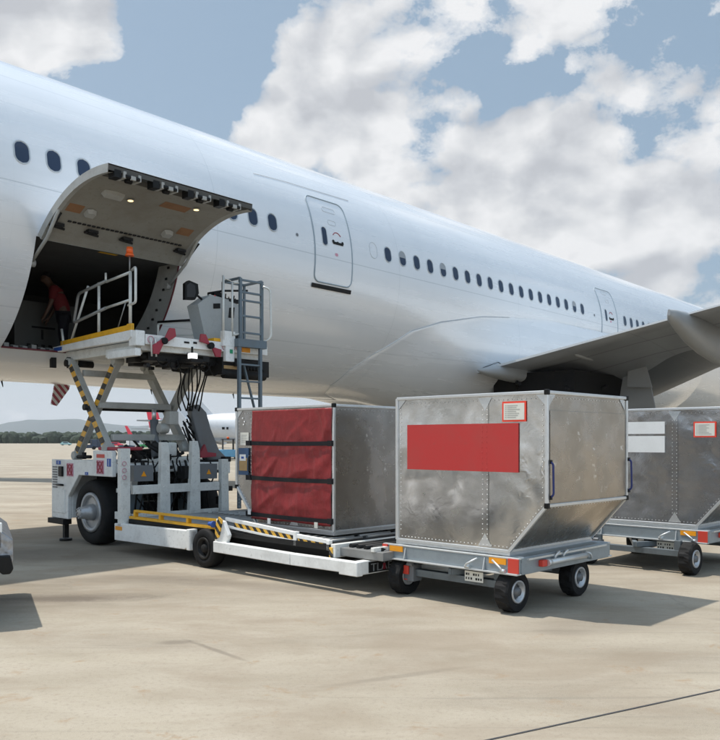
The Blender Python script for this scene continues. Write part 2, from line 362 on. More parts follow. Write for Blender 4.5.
# ------------------------------------------------------------------ containers (local x along the long face, y depth, z up; origin under the right front corner)
def container(name, loc, label, chamfer, mats, depth=1.70, z0=.63, z1=2.27, W=2.0, front=True):
    body, end = mats
    t = thing(name, loc, ROT, label, 'cargo container', None)
    cx, cz = .45, .50
    if chamfer == 'R': poly = [(-W, z0), (-cx, z0), (0, z0 + cz), (0, z1), (-W, z1)]
    else: poly = [(-W + cx, z0), (0, z0), (0, z1), (-W, z1), (-W, z0 + cz)]
    s = M(); s.prism([(x + (.004 if x < -1 else -.004), z) for x, z in poly], 'y', .004, depth - .004)
    # the long faces carry the crumpled sheet, the end faces a flatter one
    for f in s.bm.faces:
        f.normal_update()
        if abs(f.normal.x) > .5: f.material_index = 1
    # gussets
    s.mi = 2
    SE = 0
    def tri(p, q, r):
        s.face([(p[0], -.001, p[1]), (q[0], -.001, q[1]), (r[0], -.001, r[1])])
    g_ = .13
    tri((-W + .02, z1 - .02), (-W + g_, z1 - .02), (-W + .02, z1 - g_)); tri((-.02, z1 - .02), (-.02, z1 - g_), (-g_, z1 - .02))
    sx = -.755
    tri((sx - .09, z1 - .03), (sx + .09, z1 - .03), (sx, z1 - .17)); tri((sx - .09, z0 + .03), (sx, z0 + .17), (sx + .09, z0 + .03))
    s.mi = 0; s.face([(sx - .045, .0, z0 + .03), (sx + .045, -.0005, z0 + .03), (sx + .045, -.0005, z1 - .03), (sx - .045, -.0005, z1 - .03)])
    if chamfer == 'R':
        tri((-cx - .22, z0 + .03), (-cx + .0, z0 + .03), (-cx + .12, z0 + .16)); tri((-.02, z0 + cz + .02), (-.16, z0 + cz - .15), (-.02, z0 + cz + .17))
        # end plate triangles at the top
        for yy, sg in ((.03, 1), (depth - .03, -1)):
            s.face([(.001, yy, z1 - .02), (.001, yy + sg * .13, z1 - .02), (.001, yy, z1 - .15)])
    # rivets
    s.mi = 3
    def riv(p, q, n, nr=(0, -1, 0)):
        for k in range(n):
            f = (k + .5) / n; s.dome([p[i] + (q[i] - p[i]) * f for i in range(3)], nr, .0058)
    Y = -.002
    riv((-W + .05, Y, z1 - .06), (-.05, Y, z1 - .06), 34); riv((-W + .055, Y, z0 + .1), (-W + .055, Y, z1 - .05), 30)
    for dx in (-.03, .03): riv((sx + dx, Y, z0 + .08), (sx + dx, Y, z1 - .08), 28)
    if chamfer == 'R':
        riv((-W + .05, Y, z0 + .045), (-cx, Y, z0 + .045), 30); riv((-cx + .01, Y, z0 + .065), (-.045, Y, z0 + cz + .01), 12)
        riv((-.05, Y, z0 + cz + .05), (-.05, Y, z1 - .05), 20)
        riv((.001, .04, z0 + cz + .045), (.001, depth - .04, z0 + cz + .045), 26, (1, 0, 0)); riv((.001, .04, z1 - .05), (.001, depth - .04, z1 - .05), 26, (1, 0, 0))
        nn = Vector((cz, 0, -cx)).normalized()
        for zz in (.035, .94):
            riv((-cx + cx * zz + .002, .04, z0 + cz * zz), (-cx + cx * zz + .002, depth - .04, z0 + cz * zz), 26, nn)
    else:
        riv((-W + cx, Y, z0 + .045), (-.05, Y, z0 + .045), 24); riv((-W + cx, Y, z0 + .06), (-W + .045, Y, z0 + cz + .02), 12)
        riv((-W + .33, Y, z0 + .3), (-W + .33, Y, z1 - .06), 22)
        riv((.001, depth - .06, z0 + .1), (.001, depth - .06, z1 - .06), 30, (1, 0, 0)); riv((.001, .04, z1 - .05), (.001, depth - .04, z1 - .05), 26, (1, 0, 0))
    s.build('shell', [body, end, 'edge', 'rivet'], t)
    # edge extrusions, one mesh
    e = M(); w = .035; n = len(poly)
    for k in range(n):
        p, q = poly[k], poly[(k + 1) % n]
        for yy in (.0, depth): e.beam((p[0], yy, p[1]), (q[0], yy, q[1]), w, w, (0, 1, 0))
        e.beam((p[0], .012, p[1]), (p[0], depth - .012, p[1]), w * .98, w * .98)
    e.build('edge_frame', 'edge', t, .006)
    cp = M()
    for (x, z) in poly[1:4] if chamfer == 'R' else poly:
        if z < z0 + .1: continue
        for yy in (.0, depth): cp.box(x - .024, x + .024, yy - .024, yy + .024, z - .028, z + .028)
    for cn in [0]:
        islands(cp, 'corner_cap', 'black', t, .008)
    # base pallet
    bx0, bx1 = (-W, -cx) if chamfer == 'R' else (-W + cx, 0)
    bs = M(); bs.box(bx0 - .01, bx1 + .015, -.012, depth + .012, z0 - .045, z0 - .002)
    bs.build('base_plate', 'edge', t, .004)
    return t
def label_sheet(t, x0, x1, z0, z1, name='notice_label'):
    l = M(); y = -.008
    l.box(x0, x1, y, y + .005, z0, z1); l.mi = 1; b = .019
    l.box(x0 + b, x1 - b, y - .002, y, z0 + b, z1 - b); l.mi = 2
    rows = 7
    for k in range(rows):
        zz = z1 - b - .02 - k * (z1 - z0 - 2 * b - .03) / rows
        l.box(x0 + b + .02, x0 + b + .035, y - .0035, y - .002, zz - .008, zz)
        l.box(x0 + b + .045, x0 + b + .045 + (x1 - x0 - 2 * b - .07) * random.uniform(.55, 1), y - .0035, y - .002, zz - .008, zz)
    l.build(name, ['labelred', 'label', 'greyprint'], t)
MT['greyprint'] = paint('faded_print', (.42, .41, .37), .6, 0, .1)
def handles(t, depth, z1):
    for yy in (.035, depth + .025):
        h = M(); h.bent([(.015, yy, z1 - .70), (.05, yy, z1 - .72), (.055, yy, z1 - 1.03), (.015, yy, z1 - 1.06)], .011, .04, 8)
        h.mi = 1; h.box(.0, .03, yy - .02, yy + .02, z1 - .72, z1 - .68); h.box(.0, .03, yy - .02, yy + .02, z1 - 1.08, z1 - 1.04)
        h.build('handle', ['navy', 'black'], t)
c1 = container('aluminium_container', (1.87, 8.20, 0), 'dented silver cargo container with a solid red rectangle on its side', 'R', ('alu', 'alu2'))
p = M(); p.box(-1.84, -.33, -.010, -.004, 1.455, 1.965); p.mi = 1
for dx in (-.03, .03):
    for k in range(9): p.dome((-.755 + dx, -.011, 1.49 + k * .056), (0, -1, 0), .0055)
p.build('red_panel', ['panelred', 'panelred'], c1)
label_sheet(c1, -.53, -.24, 1.98, 2.19); handles(c1, 1.70, 2.27)
# bare strip at the top of the end face and door sheet
d = M(); d.box(.002, .008, .05, 1.65, 1.16, 2.09); d.build('end_panel', 'alu2', c1, .003)
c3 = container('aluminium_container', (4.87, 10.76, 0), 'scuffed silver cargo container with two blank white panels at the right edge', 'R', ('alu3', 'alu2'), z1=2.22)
w_ = M(); w_.box(-1.45, -.89, -.010, -.004, 1.88, 2.05); w_.box(-1.45, -.89, -.010, -.004, 1.62, 1.85); islands(w_, 'white_panel', 'whiteplate', c3)
label_sheet(c3, -.49, -.19, 1.83, 2.04); handles(c3, 1.70, 2.22)
c2 = container('curtained_container', (-.33, 10.34, 0), 'grey metal cargo container with creased red curtain and three black straps', 'L', ('alu4', 'alu4'), z1=2.23)
# curtain with real folds
cur = M()
def cf(u, v):
    x = -1.64 + u * 1.62; z = .70 + v * 1.50
    a = noise.noise(Vector((x * 2.2, 0, z * .7))) * .03 + (.5 - abs(noise.noise(Vector((x * 6 + z * 1.5, 3, z * 1.6))))) * .018 + (.5 - abs(noise.noise(Vector((x * 3 - z * 3, 7, z * 2.2))))) * .022 - .02
    edge = .03 * noise.noise(Vector((9, 0, z * 3))) - (.06 if u > .5 else 0) * max(0, (.35 - v)) * (1 - (1 - u) * 2)
    pin = min(abs(v - q) for q in (.37, .72, .045)) if True else 0
    bl = min(1, pin / .09)
    return (x + edge * (1 if u in (0, 1) else .6), -.016 - max(0, a + .012) * 1.5 * (.35 + .65 * bl), z + .02 * noise.noise(Vector((x * 2, 5, 0))) * (1 - v))
cur.grid(cf, [i / 70 for i in range(71)], [i / 70 for i in range(71)])
o = cur.build('curtain', 'tarp', c2, recalc=False); sol = o.modifiers.new('thick', 'SOLIDIFY'); sol.thickness = .004
for zz in (1.75, 1.27, .765):
    st = M(); st.grid(lambda u, v: (-1.66 + u * 1.66, -.046 - .002 * math.sin(u * 9), zz + (v - .5) * .055 - .008 * math.sin(u * 3.1)), [i / 20 for i in range(21)], [0, 1], False)
    st.mi = 1; st.box(-1.72, -1.62, -.06, -.03, zz - .035, zz + .035); st.box(-.06, .02, -.06, -.03, zz - .035, zz + .035)
    o = st.build('strap', ['strap', 'strap'], c2); so = o.modifiers.new('thick', 'SOLIDIFY'); so.thickness = .006
for x, zz, m_, nm in ((-1.2, .70, 'whiteplate', 'buckle'), (-.26, .71, 'label', 'tag'), (-1.63, .80, 'whiteplate', 'tag')):
    b_ = M(); b_.box(x - .03, x + .03, -.07, -.062, zz - .045, zz + .03); b_.build(nm, m_, c2)
pl = M(); pl.box(-1.91, -1.72, -.008, -.002, 1.72, 1.90); pl.mi = 1
for k in range(5): pl.box(-1.88, -1.76 - .02 * (k % 2), -.0095, -.008, 1.86 - k * .025, 1.867 - k * .025)
pl.build('data_plate', ['label', 'greyprint'], c2)
po = M(); po.box(-1.94, -1.71, -.02, -.002, 1.30, 1.68); po.mi = 1; po.box(-1.915, -1.735, -.026, -.02, 1.36, 1.54); po.mi = 2; po.box(-1.90, -1.76, -.029, -.0255, 1.50, 1.59); po.mi = 3
po.box(-1.86, -1.80, -.031, -.029, 1.53, 1.56); po.build('document_pouch', ['pouch', 'brown', 'whiteplate', 'blue'], c2, .003)
hs = M(); hs.bent([(-1.67, -.02, 1.58), (-1.66, -.05, 1.56), (-1.66, -.05, 1.36), (-1.67, -.02, 1.34)], .012, .03, 8); hs.build('latch', 'black', c2)
sc = M()
for x, zz in ((-1.86, 2.10), (-1.82, 2.05), (-1.84, 2.01)): sc.dome((x, -.003, zz), (0, -1, 0), .014, 7)
islands(sc, 'sticker_remains', 'whiteplate', c2)
# ------------------------------------------------------------------ dollies
def dolly(loc, label, wy=(.05, 1.32), plate=True):
    t = thing('container_dolly', loc, ROT, label, 'cargo dolly', 'container dollies')
    x0, x1, y0, y1 = -2.13, -.27, -.10, 1.84
    f = M(); zt, zb = .585, .41
    # long side channel: web, top ledge and bottom flange
    for (ya, yb, sg) in ((y0, y0 + .05, -1), (y1 - .05, y1, 1)):
        f.mi = 0; f.box(x0, x1, ya + .005, yb - .005, zb + .02, zt - .02); f.mi = 1
        f.box(x0 - .005, x1 + .005, min(ya, ya + sg * .0), yb + .0, zt - .018, zt); f.box(x0 - .005, x1 + .005, ya - .035 if sg < 0 else ya, yb if sg < 0 else yb + .035, zb, zb + .018)
    f.mi = 0
    f.box(x1 - .07, x1, y0 + .052, y1 - .052, .43, .53); f.box(x0, x0 + .07, y0 + .052, y1 - .052, .43, .53)
    for yy in (.25, .85, 1.45): f.box(x0 + .07, x1 - .07, yy - .04, yy + .04, .44, .53)
    f.box(x0 + .02, x1 - .02, y0 + .06, y1 - .06, .535, .56)
    f.build('deck_frame', ['galv', 'galvlight'], t, .004)
    # rolling conveyor tubes on the deck
    ro = M()
    for k in range(7):
        yy = .12 + k * .24; ro.cyl((x0 + .1, yy, .568), (x1 - .06, yy, .568), .014, 8)
    ro.build('rollers', 'edge', t)
    lp_ = M(); lp_.box(-.52, x1 - .002, .0, 1.78, .572, .59); lp_.box(x1 - .06, x1 + .004, -.04, 1.79, .41, .582); lp_.build('side_rail', 'galv', t, .004)
    # side ledge on which the container rests, outlined by a thin bright lip
    lg = M()
    lg.box(x1 - .04, x1 + .03, .05, 1.70, .555, .575); lg.mi = 1
    lg.cyl((x1 + .05, .42, .50), (x1 + .05, 1.18, .50), .032, 14)
    lg.cyl((x1 + .05, .36, .50), (x1 + .05, .42, .50), .04, 14)
    lg.bent([(x1 + .02, 1.18, .53), (x1 + .09, 1.2, .53), (x1 + .09, 1.24, .46), (x1 + .02, 1.26, .46)], .012, .03)
    lg.build('stowed_towbar', ['galvlight', 'galvlight'], t)
    rl = M(); rl.box(x1 + .0, x1 + .06, .27, .36, .465, .535); rl.build('tail_light', 'brightred', t, .01)
    for yy in (.55, .72):
        lv = M(); lv.bent([(x1 + .01, yy, .50), (x1 + .05, yy, .57), (x1 + .05, yy + .07, .60), (x1 + .0, yy + .09, .57)], .014, .03); lv.build('lock_lever', 'galvlight', t)
    # corner markers and reflectors
    for (xa, xb) in ((x1 - .12, x1 + .006), (x0 - .006, x0 + .07)):
        c_ = M(); c_.box(xa, xb, y0 - .012, y0 - .002 + .005, .43, .575); c_.build('corner_marker', 'brightred', t)
    for (xa, xb) in ((x1 - .36, x1 - .15), (x0 + .10, x0 + .30)):
        c_ = M(); c_.box(xa, xb, y0 - .004, y0 + .006, .505, .565); c_.build('amber_reflector', 'orange', t)
    # tie-down levers and gusset fins
    for xx in (x1 - .17, x1 - .62):
        lv = M(); lv.bent([(xx, y0 - .03, .43), (xx - .01, y0 - .05, .47), (xx - .13 * (1 if xx > -.6 else -1), y0 - .03, .545)], .011, .02)
        lv.cyl((xx - .03, y0 - .03, .445), (xx + .03, y0 - .03, .445), .02, 10); lv.build('tie_down_lever', 'galvlight', t)
    for xx in (x1 - .42, x0 + .34):
        fn = M(); fn.prism([(y0 - .032, .43), (y0 + .0, .43), (y0 + .0, .56)], 'x', xx - .006, xx + .006); fn.build('gusset', 'galvlight', t)
    # chassis
    ch = M(); ax = (-1.93, -.45)
    for yy in wy:
        ch.box(ax[0] + .08, ax[1] - .08, yy - .045, yy + .045, .23, .31)
        for xx in (ax[0] + .16, ax[1] - .16): ch.beam((xx, yy, .3), (xx, yy, .44), .09, .06)
    ch.box(-1.22, -1.12, wy[0], wy[1], .27, .37)
    ch.beam((-1.17, wy[0] - .1, .35), (-1.85, .9, .36), .06, .07); ch.beam((-1.17, wy[0] - .1, .35), (-.5, .9, .36), .06, .07)
    ch.build('chassis', 'galvdark', t, .004)
    bd = M(); bd.box(x0 + .06, x1 - .09, .0, 1.7, .425, .438); bd.build('underframe', 'dark', t)
    br = M(); br.box(-1.86, -1.72, wy[0] - .09, wy[0] + .06, .17, .36); br.mi = 1; br.box(-1.87, -1.78, wy[0] - .115, wy[0] - .09, .25, .35); br.box(-1.84, -1.78, wy[0] - .13, wy[0] - .12, .19, .2); br.mi = 0
    br.cyl((-1.8, wy[0] - .1, .37), (-1.72, wy[0] - .1, .37), .025, 10); br.build('brake_unit', ['grey', 'brightred'], t, .01)
    if plate:
        pt = M(); pt.box(-.98, -.74, -.055, -.048, .275, .385); pt.mi = 1
        for r_ in range(2):
            for k in range(7):
                if (k + r_) % 4 == 3: continue
                pt.box(-.965 + k * .032, -.965 + k * .032 + random.uniform(.012, .022), -.058, -.055, .295 + r_ * .045, .318 + r_ * .045)
        pt.build('number_plate', ['label', 'dark'], t)
    for xx, ax_ in ((-.45, 1), (-1.93, -1)):
        for yy in wy: wheel(t, (xx, yy, .216), (ax_, 0, 0), .213, .17, .118, bolts=5, seg=44, rim='rimlight')
    return t
dolly((1.87, 8.20, 0), 'galvanised container dolly with amber reflectors and number plate, carrying the red rectangle container')
dolly((4.87, 10.76, 0), 'galvanised container dolly at the right edge, carrying the container with two white panels', (-.22, 1.32))
# ------------------------------------------------------------------ cargo loader (same local axes, origin under the curtained container's near corner)
L = thing('cargo_loader', (-.33, 10.34, 0), ROT, 'white scissor lift cargo loader with raised bridge at the open aircraft hold', 'cargo loader')
b = M()
b.prism([(-6.95, .40), (-6.32, .40), (-6.32, .80), (-5.92, 1.19), (-4.78, 1.19), (-4.78, 1.62), (-5.42, 1.62), (-5.42, 1.45), (-6.95, 1.45)], 'y', -.42, -.34)
b.box(-6.95, -6.32, -.34, 1.9, .42, 1.43); b.box(-6.93, -4.8, -.34, 1.9, 1.25, 1.40)
b.prism([(-6.95, .40), (-6.32, .40), (-6.32, .80), (-5.92, 1.19), (-4.78, 1.19), (-4.78, 1.45), (-6.95, 1.45)], 'y', 1.9, 1.96)
b.build('chassis_body', 'white', L, .012)
x_ = M(); x_.box(-7.02, -6.42, -.46, -.30, .30, .39); x_.box(-6.6, -6.52, -.38, -.3, .05, .32); x_.cyl((-6.56, -.34, .0), (-6.56, -.34, .04), .11, 14); x_.build('step', 'dark', L)
eb = M(); eb.box(-6.32, -5.1, .12, 1.45, .75, 1.20); eb.build('engine_block', 'dark', L, .02)
# body furniture
gr = M()
for k in range(9): gr.box(-6.90, -6.72, -.428, -.42, 1.30 - k * .045, 1.325 - k * .045)
gr.build('vent_grille', 'grey', L)
dr = M(); dr.box(-6.88, -6.42, -.432, -.42, .50, .92); dr.build('access_panel', 'white', L, .006)
h_ = M(); h_.cyl((-6.70, -.45, 1.0), (-6.45, -.45, 1.0), .018, 8); h_.build('handle', 'black', L)
bx = M(); bx.box(-6.62, -6.48, -.46, -.42, 1.15, 1.33); bx.build('switch_box', 'black', L, .01)
for x0, z0 in ((-6.35, 1.13 + .0), (-5.28, 1.2)):
    s_ = M(); s_.box(x0, x0 + .24, -.428, -.4215, z0 + .03, z0 + .26); s_.mi = 1
    s_.beam((x0 + .02, -.431, z0 + .05), (x0 + .22, -.431, z0 + .24), .004, .03); s_.beam((x0 + .22, -.434, z0 + .05), (x0 + .02, -.434, z0 + .24), .004, .03)
    s_.tube([(x0 + .12 + .09 * math.cos(a * .5236), -.433, z0 + .145 + .09 * math.sin(a * .5236)) for a in range(12)], .008, 6, True)
    s_.build('warning_sticker', ['pink', 'red'], L)
for x0, z0, w0, h0 in ((-6.75, 1.36, .16, .07), (-5.68, 1.20, .10, .05), (-4.93, 1.36, .12, .13)):
    s_ = M(); s_.box(x0, x0 + w0, -.429, -.4215, z0, z0 + h0); s_.mi = 1; s_.box(x0 + w0 * .45, x0 + w0 * .53, -.431, -.429, z0 + .01, z0 + h0 - .01); s_.build('blue_sticker', ['blue', 'whiteplate'], L)
s_ = M(); s_.box(-5.28, -5.02, -.429, -.4215, 1.50, 1.56); s_.build('orange_label', 'brightred', L)
s_ = M(); s_.box(-5.36, -4.7, -.36, .1, 1.625, 1.68); s_.build('red_cover', 'red', L, .015)
# big wheels
for yy, ax_ in ((-.16, -1), (1.75, 1)):
    w = wheel(L, (-5.62, yy, .56), (0, ax_, 0), .56, .40, .33, lugs=False, bolts=10, hub=.02, seg=56)
    hb = M(); hb.lathe([(.15, 0), (.13, .17), (.105, .19), (.10, .30), (.02, .305)], (-5.62, yy + ax_ * .1, .56), (0, ax_, 0), 20)
    for k in range(8):
        a = k * math.pi / 4; hb.cyl((-5.62 + .085 * math.cos(a), yy + ax_ * .40, .56 + .085 * math.sin(a)), (-5.62 + .085 * math.cos(a), yy + ax_ * .42, .56 + .085 * math.sin(a)), .012, 6)
    hb.build('hub', 'rim', w)
# transverse frame of posts
F = M()
F.prism([(-.50, .40), (-.33, .40), (-.33, 1.66), (-.50, 1.66)], 'x', -4.46, -4.36)
F.prism([(.22, .50), (.42, .50), (.40, 1.60), (.36, 1.76), (.25, 1.76)], 'x', -4.46, -4.36)
F.prism([(.80, .50), (1.02, .50), (1.0, 1.62), (.96, 1.78), (.85, 1.78)], 'x', -4.46, -4.36)
F.prism([(1.46, .50), (1.62, .50), (1.60, 1.46), (1.46, 1.46)], 'x', -4.46, -4.36)
F.box(-4.45, -4.38, -.27, 1.43, .92, 1.06); F.box(-4.47, -4.40, -.27, 1.43, .5, .6)
F.prism([(-.05, .50), (.20, .50), (.02, 1.3), (-.05, 1.3)], 'x', -4.86, -4.80); F.prism([(.5, .50), (.72, .50), (.66, 1.3), (.56, 1.3)], 'x', -4.86, -4.80); F.box(-4.86, -4.8, -.3, 1.45, .93, 1.0)
F.box(-4.84, -4.4, -.34, -.30, .5, .62)
for yy, zl in ((-.42, (.5, .7, .9, 1.1, 1.3, 1.5)), (.32, (.6, .95, 1.02, 1.4, 1.6)), (.92, (.6, .95, 1.02, 1.4, 1.6)), (1.53, (.6, .95, 1.02, 1.3))):
    for z_ in zl:
        for dy in (-.03, .03): F.dome((-4.36, yy + dy, z_), (1, 0, 0), .011, 6)
F.build('post_frame', 'offwhite', L, .008)
for k, (y0, m_) in enumerate(((-.02 - .2, 'grey'), (1.06, 'grey'))):
    q_ = M(); q_.box(-4.62, -4.44, y0, y0 + .36, 1.12, 1.38); q_.mi = 1; q_.prism([(y0 + .13, 1.2), (y0 + .23, 1.2), (y0 + .18, 1.29)], 'x', -4.437, -4.433); q_.build('electrical_box', [m_, 'orange'], L, .01)
# greasy machinery inside the chassis
mc = M()
for k in range(36):
    x = random.uniform(-6.1, -4.6); y = random.uniform(-.1, 1.7); z = random.uniform(.5, 1.45); 
    if random.random() < .5: mc.box(x, x + random.uniform(.1, .3), y, y + random.uniform(.08, .3), z, z + random.uniform(.06, .22))
    else: mc.cyl((x, y, z), (x + random.uniform(-.3, .3), y + random.uniform(-.3, .3), z + random.uniform(-.1, .2)), random.uniform(.02, .07), 10)
islands(mc, 'machine_unit', 'dark', L, .008)
mc = M(); mc.box(-4.9, -4.7, -.15, .12, .5, .95); mc.box(-4.86, -4.72, .5, .7, .5, .95); mc.box(-5.2, -4.9, 1.1, 1.35, .55, .9); islands(mc, 'fluid_tank', 'bluegrey', L, .02)
# hose cluster behind the posts
hz = M()
for k in range(12):
    y = random.uniform(-.1, 1.35); x = random.uniform(-4.75, -4.5)
    hz.tube([(x, y, 1.45), (x + .05, y + .05, 1.15), (x - .02, y + .02 + random.uniform(-.1, .1), .85), (x, y + random.uniform(-.2, .2), .6)], .014, 6)
hz.build('lower_hoses', 'black', L)
# lower deck
D_ = M(); D_.box(-4.36, .30, -.36, 2.10, .46, .53); D_.build('roller_deck', 'dark', L)
rr = M()
for k in range(30):
    x = -4.2 + k * .15
    for (ya, yb) in ((-.25, .35), (.45, 1.05), (1.15, 1.9)): rr.cyl((x, ya, .543), (x, yb, .543), .022, 8)
rr.build('rollers', 'greypipe', L)
sr = M()
sr.prism([(-4.56, .19), (-2.58, .22), (-2.42, .30), (-2.42, .50), (-4.56, .46)], 'y', -.50, -.40)
sr.box(-2.50, -2.42, -.52, -.38, .22, .52)
sr.build('side_beam', 'white', L, .01)
s_ = M(); s_.box(-4.52, -4.32, -.508, -.501, .36, .42); s_.build('amber_marker', 'orange', L)
fb = M()
fb.prism([(-1.88, .25), (-.27, .24), (-.27, .385), (-1.88, .40)], 'y', -.50, -.40)
fb.prism([(-.262, .24), (.60, .25), (.60, .225), (.90, .225), (.90, .39), (-.262, .385)], 'y', -.50, -.40)
fb.box(.77, .89, -.40, 1.95, .235, .39)
fb.prism([(-1.90, .40), (-1.64, .38), (-1.58, .50), (-1.70, .68), (-1.86, .71)], 'y', -.46, -.40)
fb.build('front_beam', 'white', L, .01)
tp = M(); tp.box(.892, .898, -.30, .75, .25, .375); tp.mi = 1
tp.text('TLAE', .13, Matrix.Translation((.90, -.27, .265)) @ Matrix.Rotation(R(90), 4, 'Z') @ Matrix.Rotation(R(90), 4, 'X') @ Matrix.Diagonal((1.25, 1, 1, 1)))
tp.mi = 2; tp.box(.899, .905, -.06, -.02, .27, .34)
tp.build('name_panel', ['dark', 'rim', 'red'], L)
wheel(L, (-2.14, -.38, .275), (0, -1, 0), .275, .20, .15, lugs=False, rim='dark', bolts=5)
wheel(L, (-2.14, 2.0, .275), (0, 1, 0), .275, .20, .15, lugs=False, rim='dark', bolts=5)
fd = M(); fd.prism([(-1.86, .60), (-1.78, .74), (-1.70, .70), (-1.78, .46), (-1.86, .42)], 'y', -.48, -.462); fd.build('hazard_plate', 'hazrail', L)
# sloping side rails of the lift table (white with hazard stripes)
rl = M(); rl.beam((-1.80, -.33, .70), (-.34, -.33, .61), .05, .05); rl.beam((-1.80, -.33, .60), (-.30, -.33, .51), .05, .035); rl.beam((-.34, -.33, .585), (.28, -.33, .56), .05, .05)
rl.beam((-.30, -.33, .50), (.28, -.33, .47), .05, .03); rl.box(.24, .29, -.36, -.30, .46, .58); rl.box(-.37, -.31, -.36, -.30, .46, .64)
rl.build('guide_rail', 'white', L, .006)
rs = M(); rs.beam((-1.60, -.335, .640), (-.40, -.335, .565), .035, .065); rs.beam((-.28, -.335, .545), (.22, -.335, .518), .035, .045); rs.build('hazard_strip', 'hazrail', L)
ee = M(); ee.box(.34, 1.1, -.28, 1.7, .40, .50); ee.mi = 1; ee.box(.32, .40, -.36, 1.75, .38, .54); ee.mi = 2; ee.box(.30, .36, -.37, -.30, .37, .5); ee.mi = 1
ee.beam((.95, -.3, .52), (1.2, 1.2, .56), .06, .05); ee.build('end_stop_table', ['greypipe', 'offwhite', 'hazrail'], L, .006)
ff = M(); 
for k in range(5): ff.cyl((.5 + .12 * k, -.2, .52), (.5 + .12 * k, 1.6, .52), .03, 8)
ff.build('end_rollers', 'dark', L)
us = M(); us.box(-4.3, .25, -.25, 1.95, .30, .44); us.build('deck_underframe', 'dark', L)
# yellow side guides
for (ya, xa, xb) in ((-.36, -4.28, -1.92), (2.14, -3.6, -2.2)):
    y_ = M(); y_.box(xa, xb, ya - .04, ya + .04, .545, .585); y_.box(xa + .12, xb, ya - .03, ya + .03, .655, .69); pass
    for k in range(4): y_.box(xa + .12 + k * (xb - xa - .16) / 3, xa + .17 + k * (xb - xa - .16) / 3, ya - .035, ya + .03, .585, .655)
    y_.build('yellow_guide', 'yellow', L, .004)
v_ = M(); v_.cyl((-2.08, -.42, .62), (-2.0, -.42, .62), .03, 12); v_.cyl((-2.0, -.42, .62), (-1.97, -.42, .62), .045, 12); v_.build('valve', 'blue', L)
# scissor legs
def leg(p, q, y, haz, side):
    s = M(); s.beam((p[0], y, p[1]), (q[0], y, q[1]), .10, .16, (0, 1, 0)); 
    s.cyl((p[0], y - .09, p[1]), (p[0], y + .09, p[1]), .07, 14); s.cyl((q[0], y - .09, q[1]), (q[0], y + .09, q[1]), .07, 14)
    o = s.build('scissor_leg', 'scissor', L, .008)
    if haz:
        d = Vector((q[0] - p[0], 0, q[1] - p[1])).normalized()
        h = M(); a = Vector((p[0], y - .052 if True else 0, p[1])) + d * .12; b_ = Vector((q[0], y - .052, q[1])) - d * .12
        h.beam(a, b_, .075, .006, (0, 1, 0)) if False else h.beam(a, b_, .085, .008, (0, 1, 0))
        h.build('hazard_strip', haz, o)
    return o
def beamleg(p, q, y, w, haz):
    # box section: wide face turned to the side (y), stripe on the outer face
    P, Q = Vector((p[0], y, p[1])), Vector((q[0], y, q[1])); d = (Q - P).normalized(); up = Vector((0, 1, 0)); a = d.cross(up).normalized()
    s = M(); s.beam(P, Q, w, .11, (0, 1, 0))
    s.cyl(P - up * .09, P + up * .09, .075, 14); s.cyl(Q - up * .09, Q + up * .09, .075, 14)
    o = s.build('scissor_leg', 'scissor', L, .008)
    if haz:
        h = M(); h.beam(P + d * .1 - up * .058, Q - d * .1 - up * .058, w * .8, .008, (0, 1, 0)); h.build('hazard_strip', haz, o)
for y, hz_ in ((-.30, True), (1.2, False)):
    beamleg((-6.42, 3.18), (-5.12, 1.66), y + (.0 if hz_ else .0), .15, 'hazL' if hz_ else None)
    beamleg((-4.95 - .1, 3.12), (-6.46, 1.52), y + .13, .15, 'hazR' if hz_ else None)
ct = M(); 
for (x, z) in ((-5.60, 2.40), (-5.15, 1.84), (-6.15, 2.98)): ct.box(x - .05, x + .05, -.22, 1.2, z - .055, z + .055)
ct.build('cross_tube', 'scissor', L, .012)
pv = M(); pv.cyl((-5.74, -.42, 2.36), (-5.74, 1.4, 2.36), .055, 14); pv.build('pivot_shaft', 'dark', L)
hc = M(); hc.cyl((-5.1, .60, 1.35), (-5.2, .62, 2.15), .075, 16); hc.mi = 1; hc.cyl((-5.2, .62, 2.15), (-5.22, .63, 2.35), .04, 12); hc.cyl((-5.6, -.12, 1.35), (-5.6, -.12, 1.95), .05, 12); islands(hc, 'hydraulic_cylinder', ['grey', 'edge'], L)
mb = M(); mb.box(-5.0, -4.85, .72, .90, 2.06, 2.30); mb.cyl((-5.02, .60, 2.0), (-5.02, .78, 2.0), .09, 16); mb.build('motor_housing', 'scissor', L, .02)
tk = M(); tk.box(-5.0, -4.8, .45, 1.2, 1.40, 1.50); tk.box(-4.95, -4.75, .62, .8, 1.52, 1.75); tk.build('manifold', 'offwhite', L, .02)
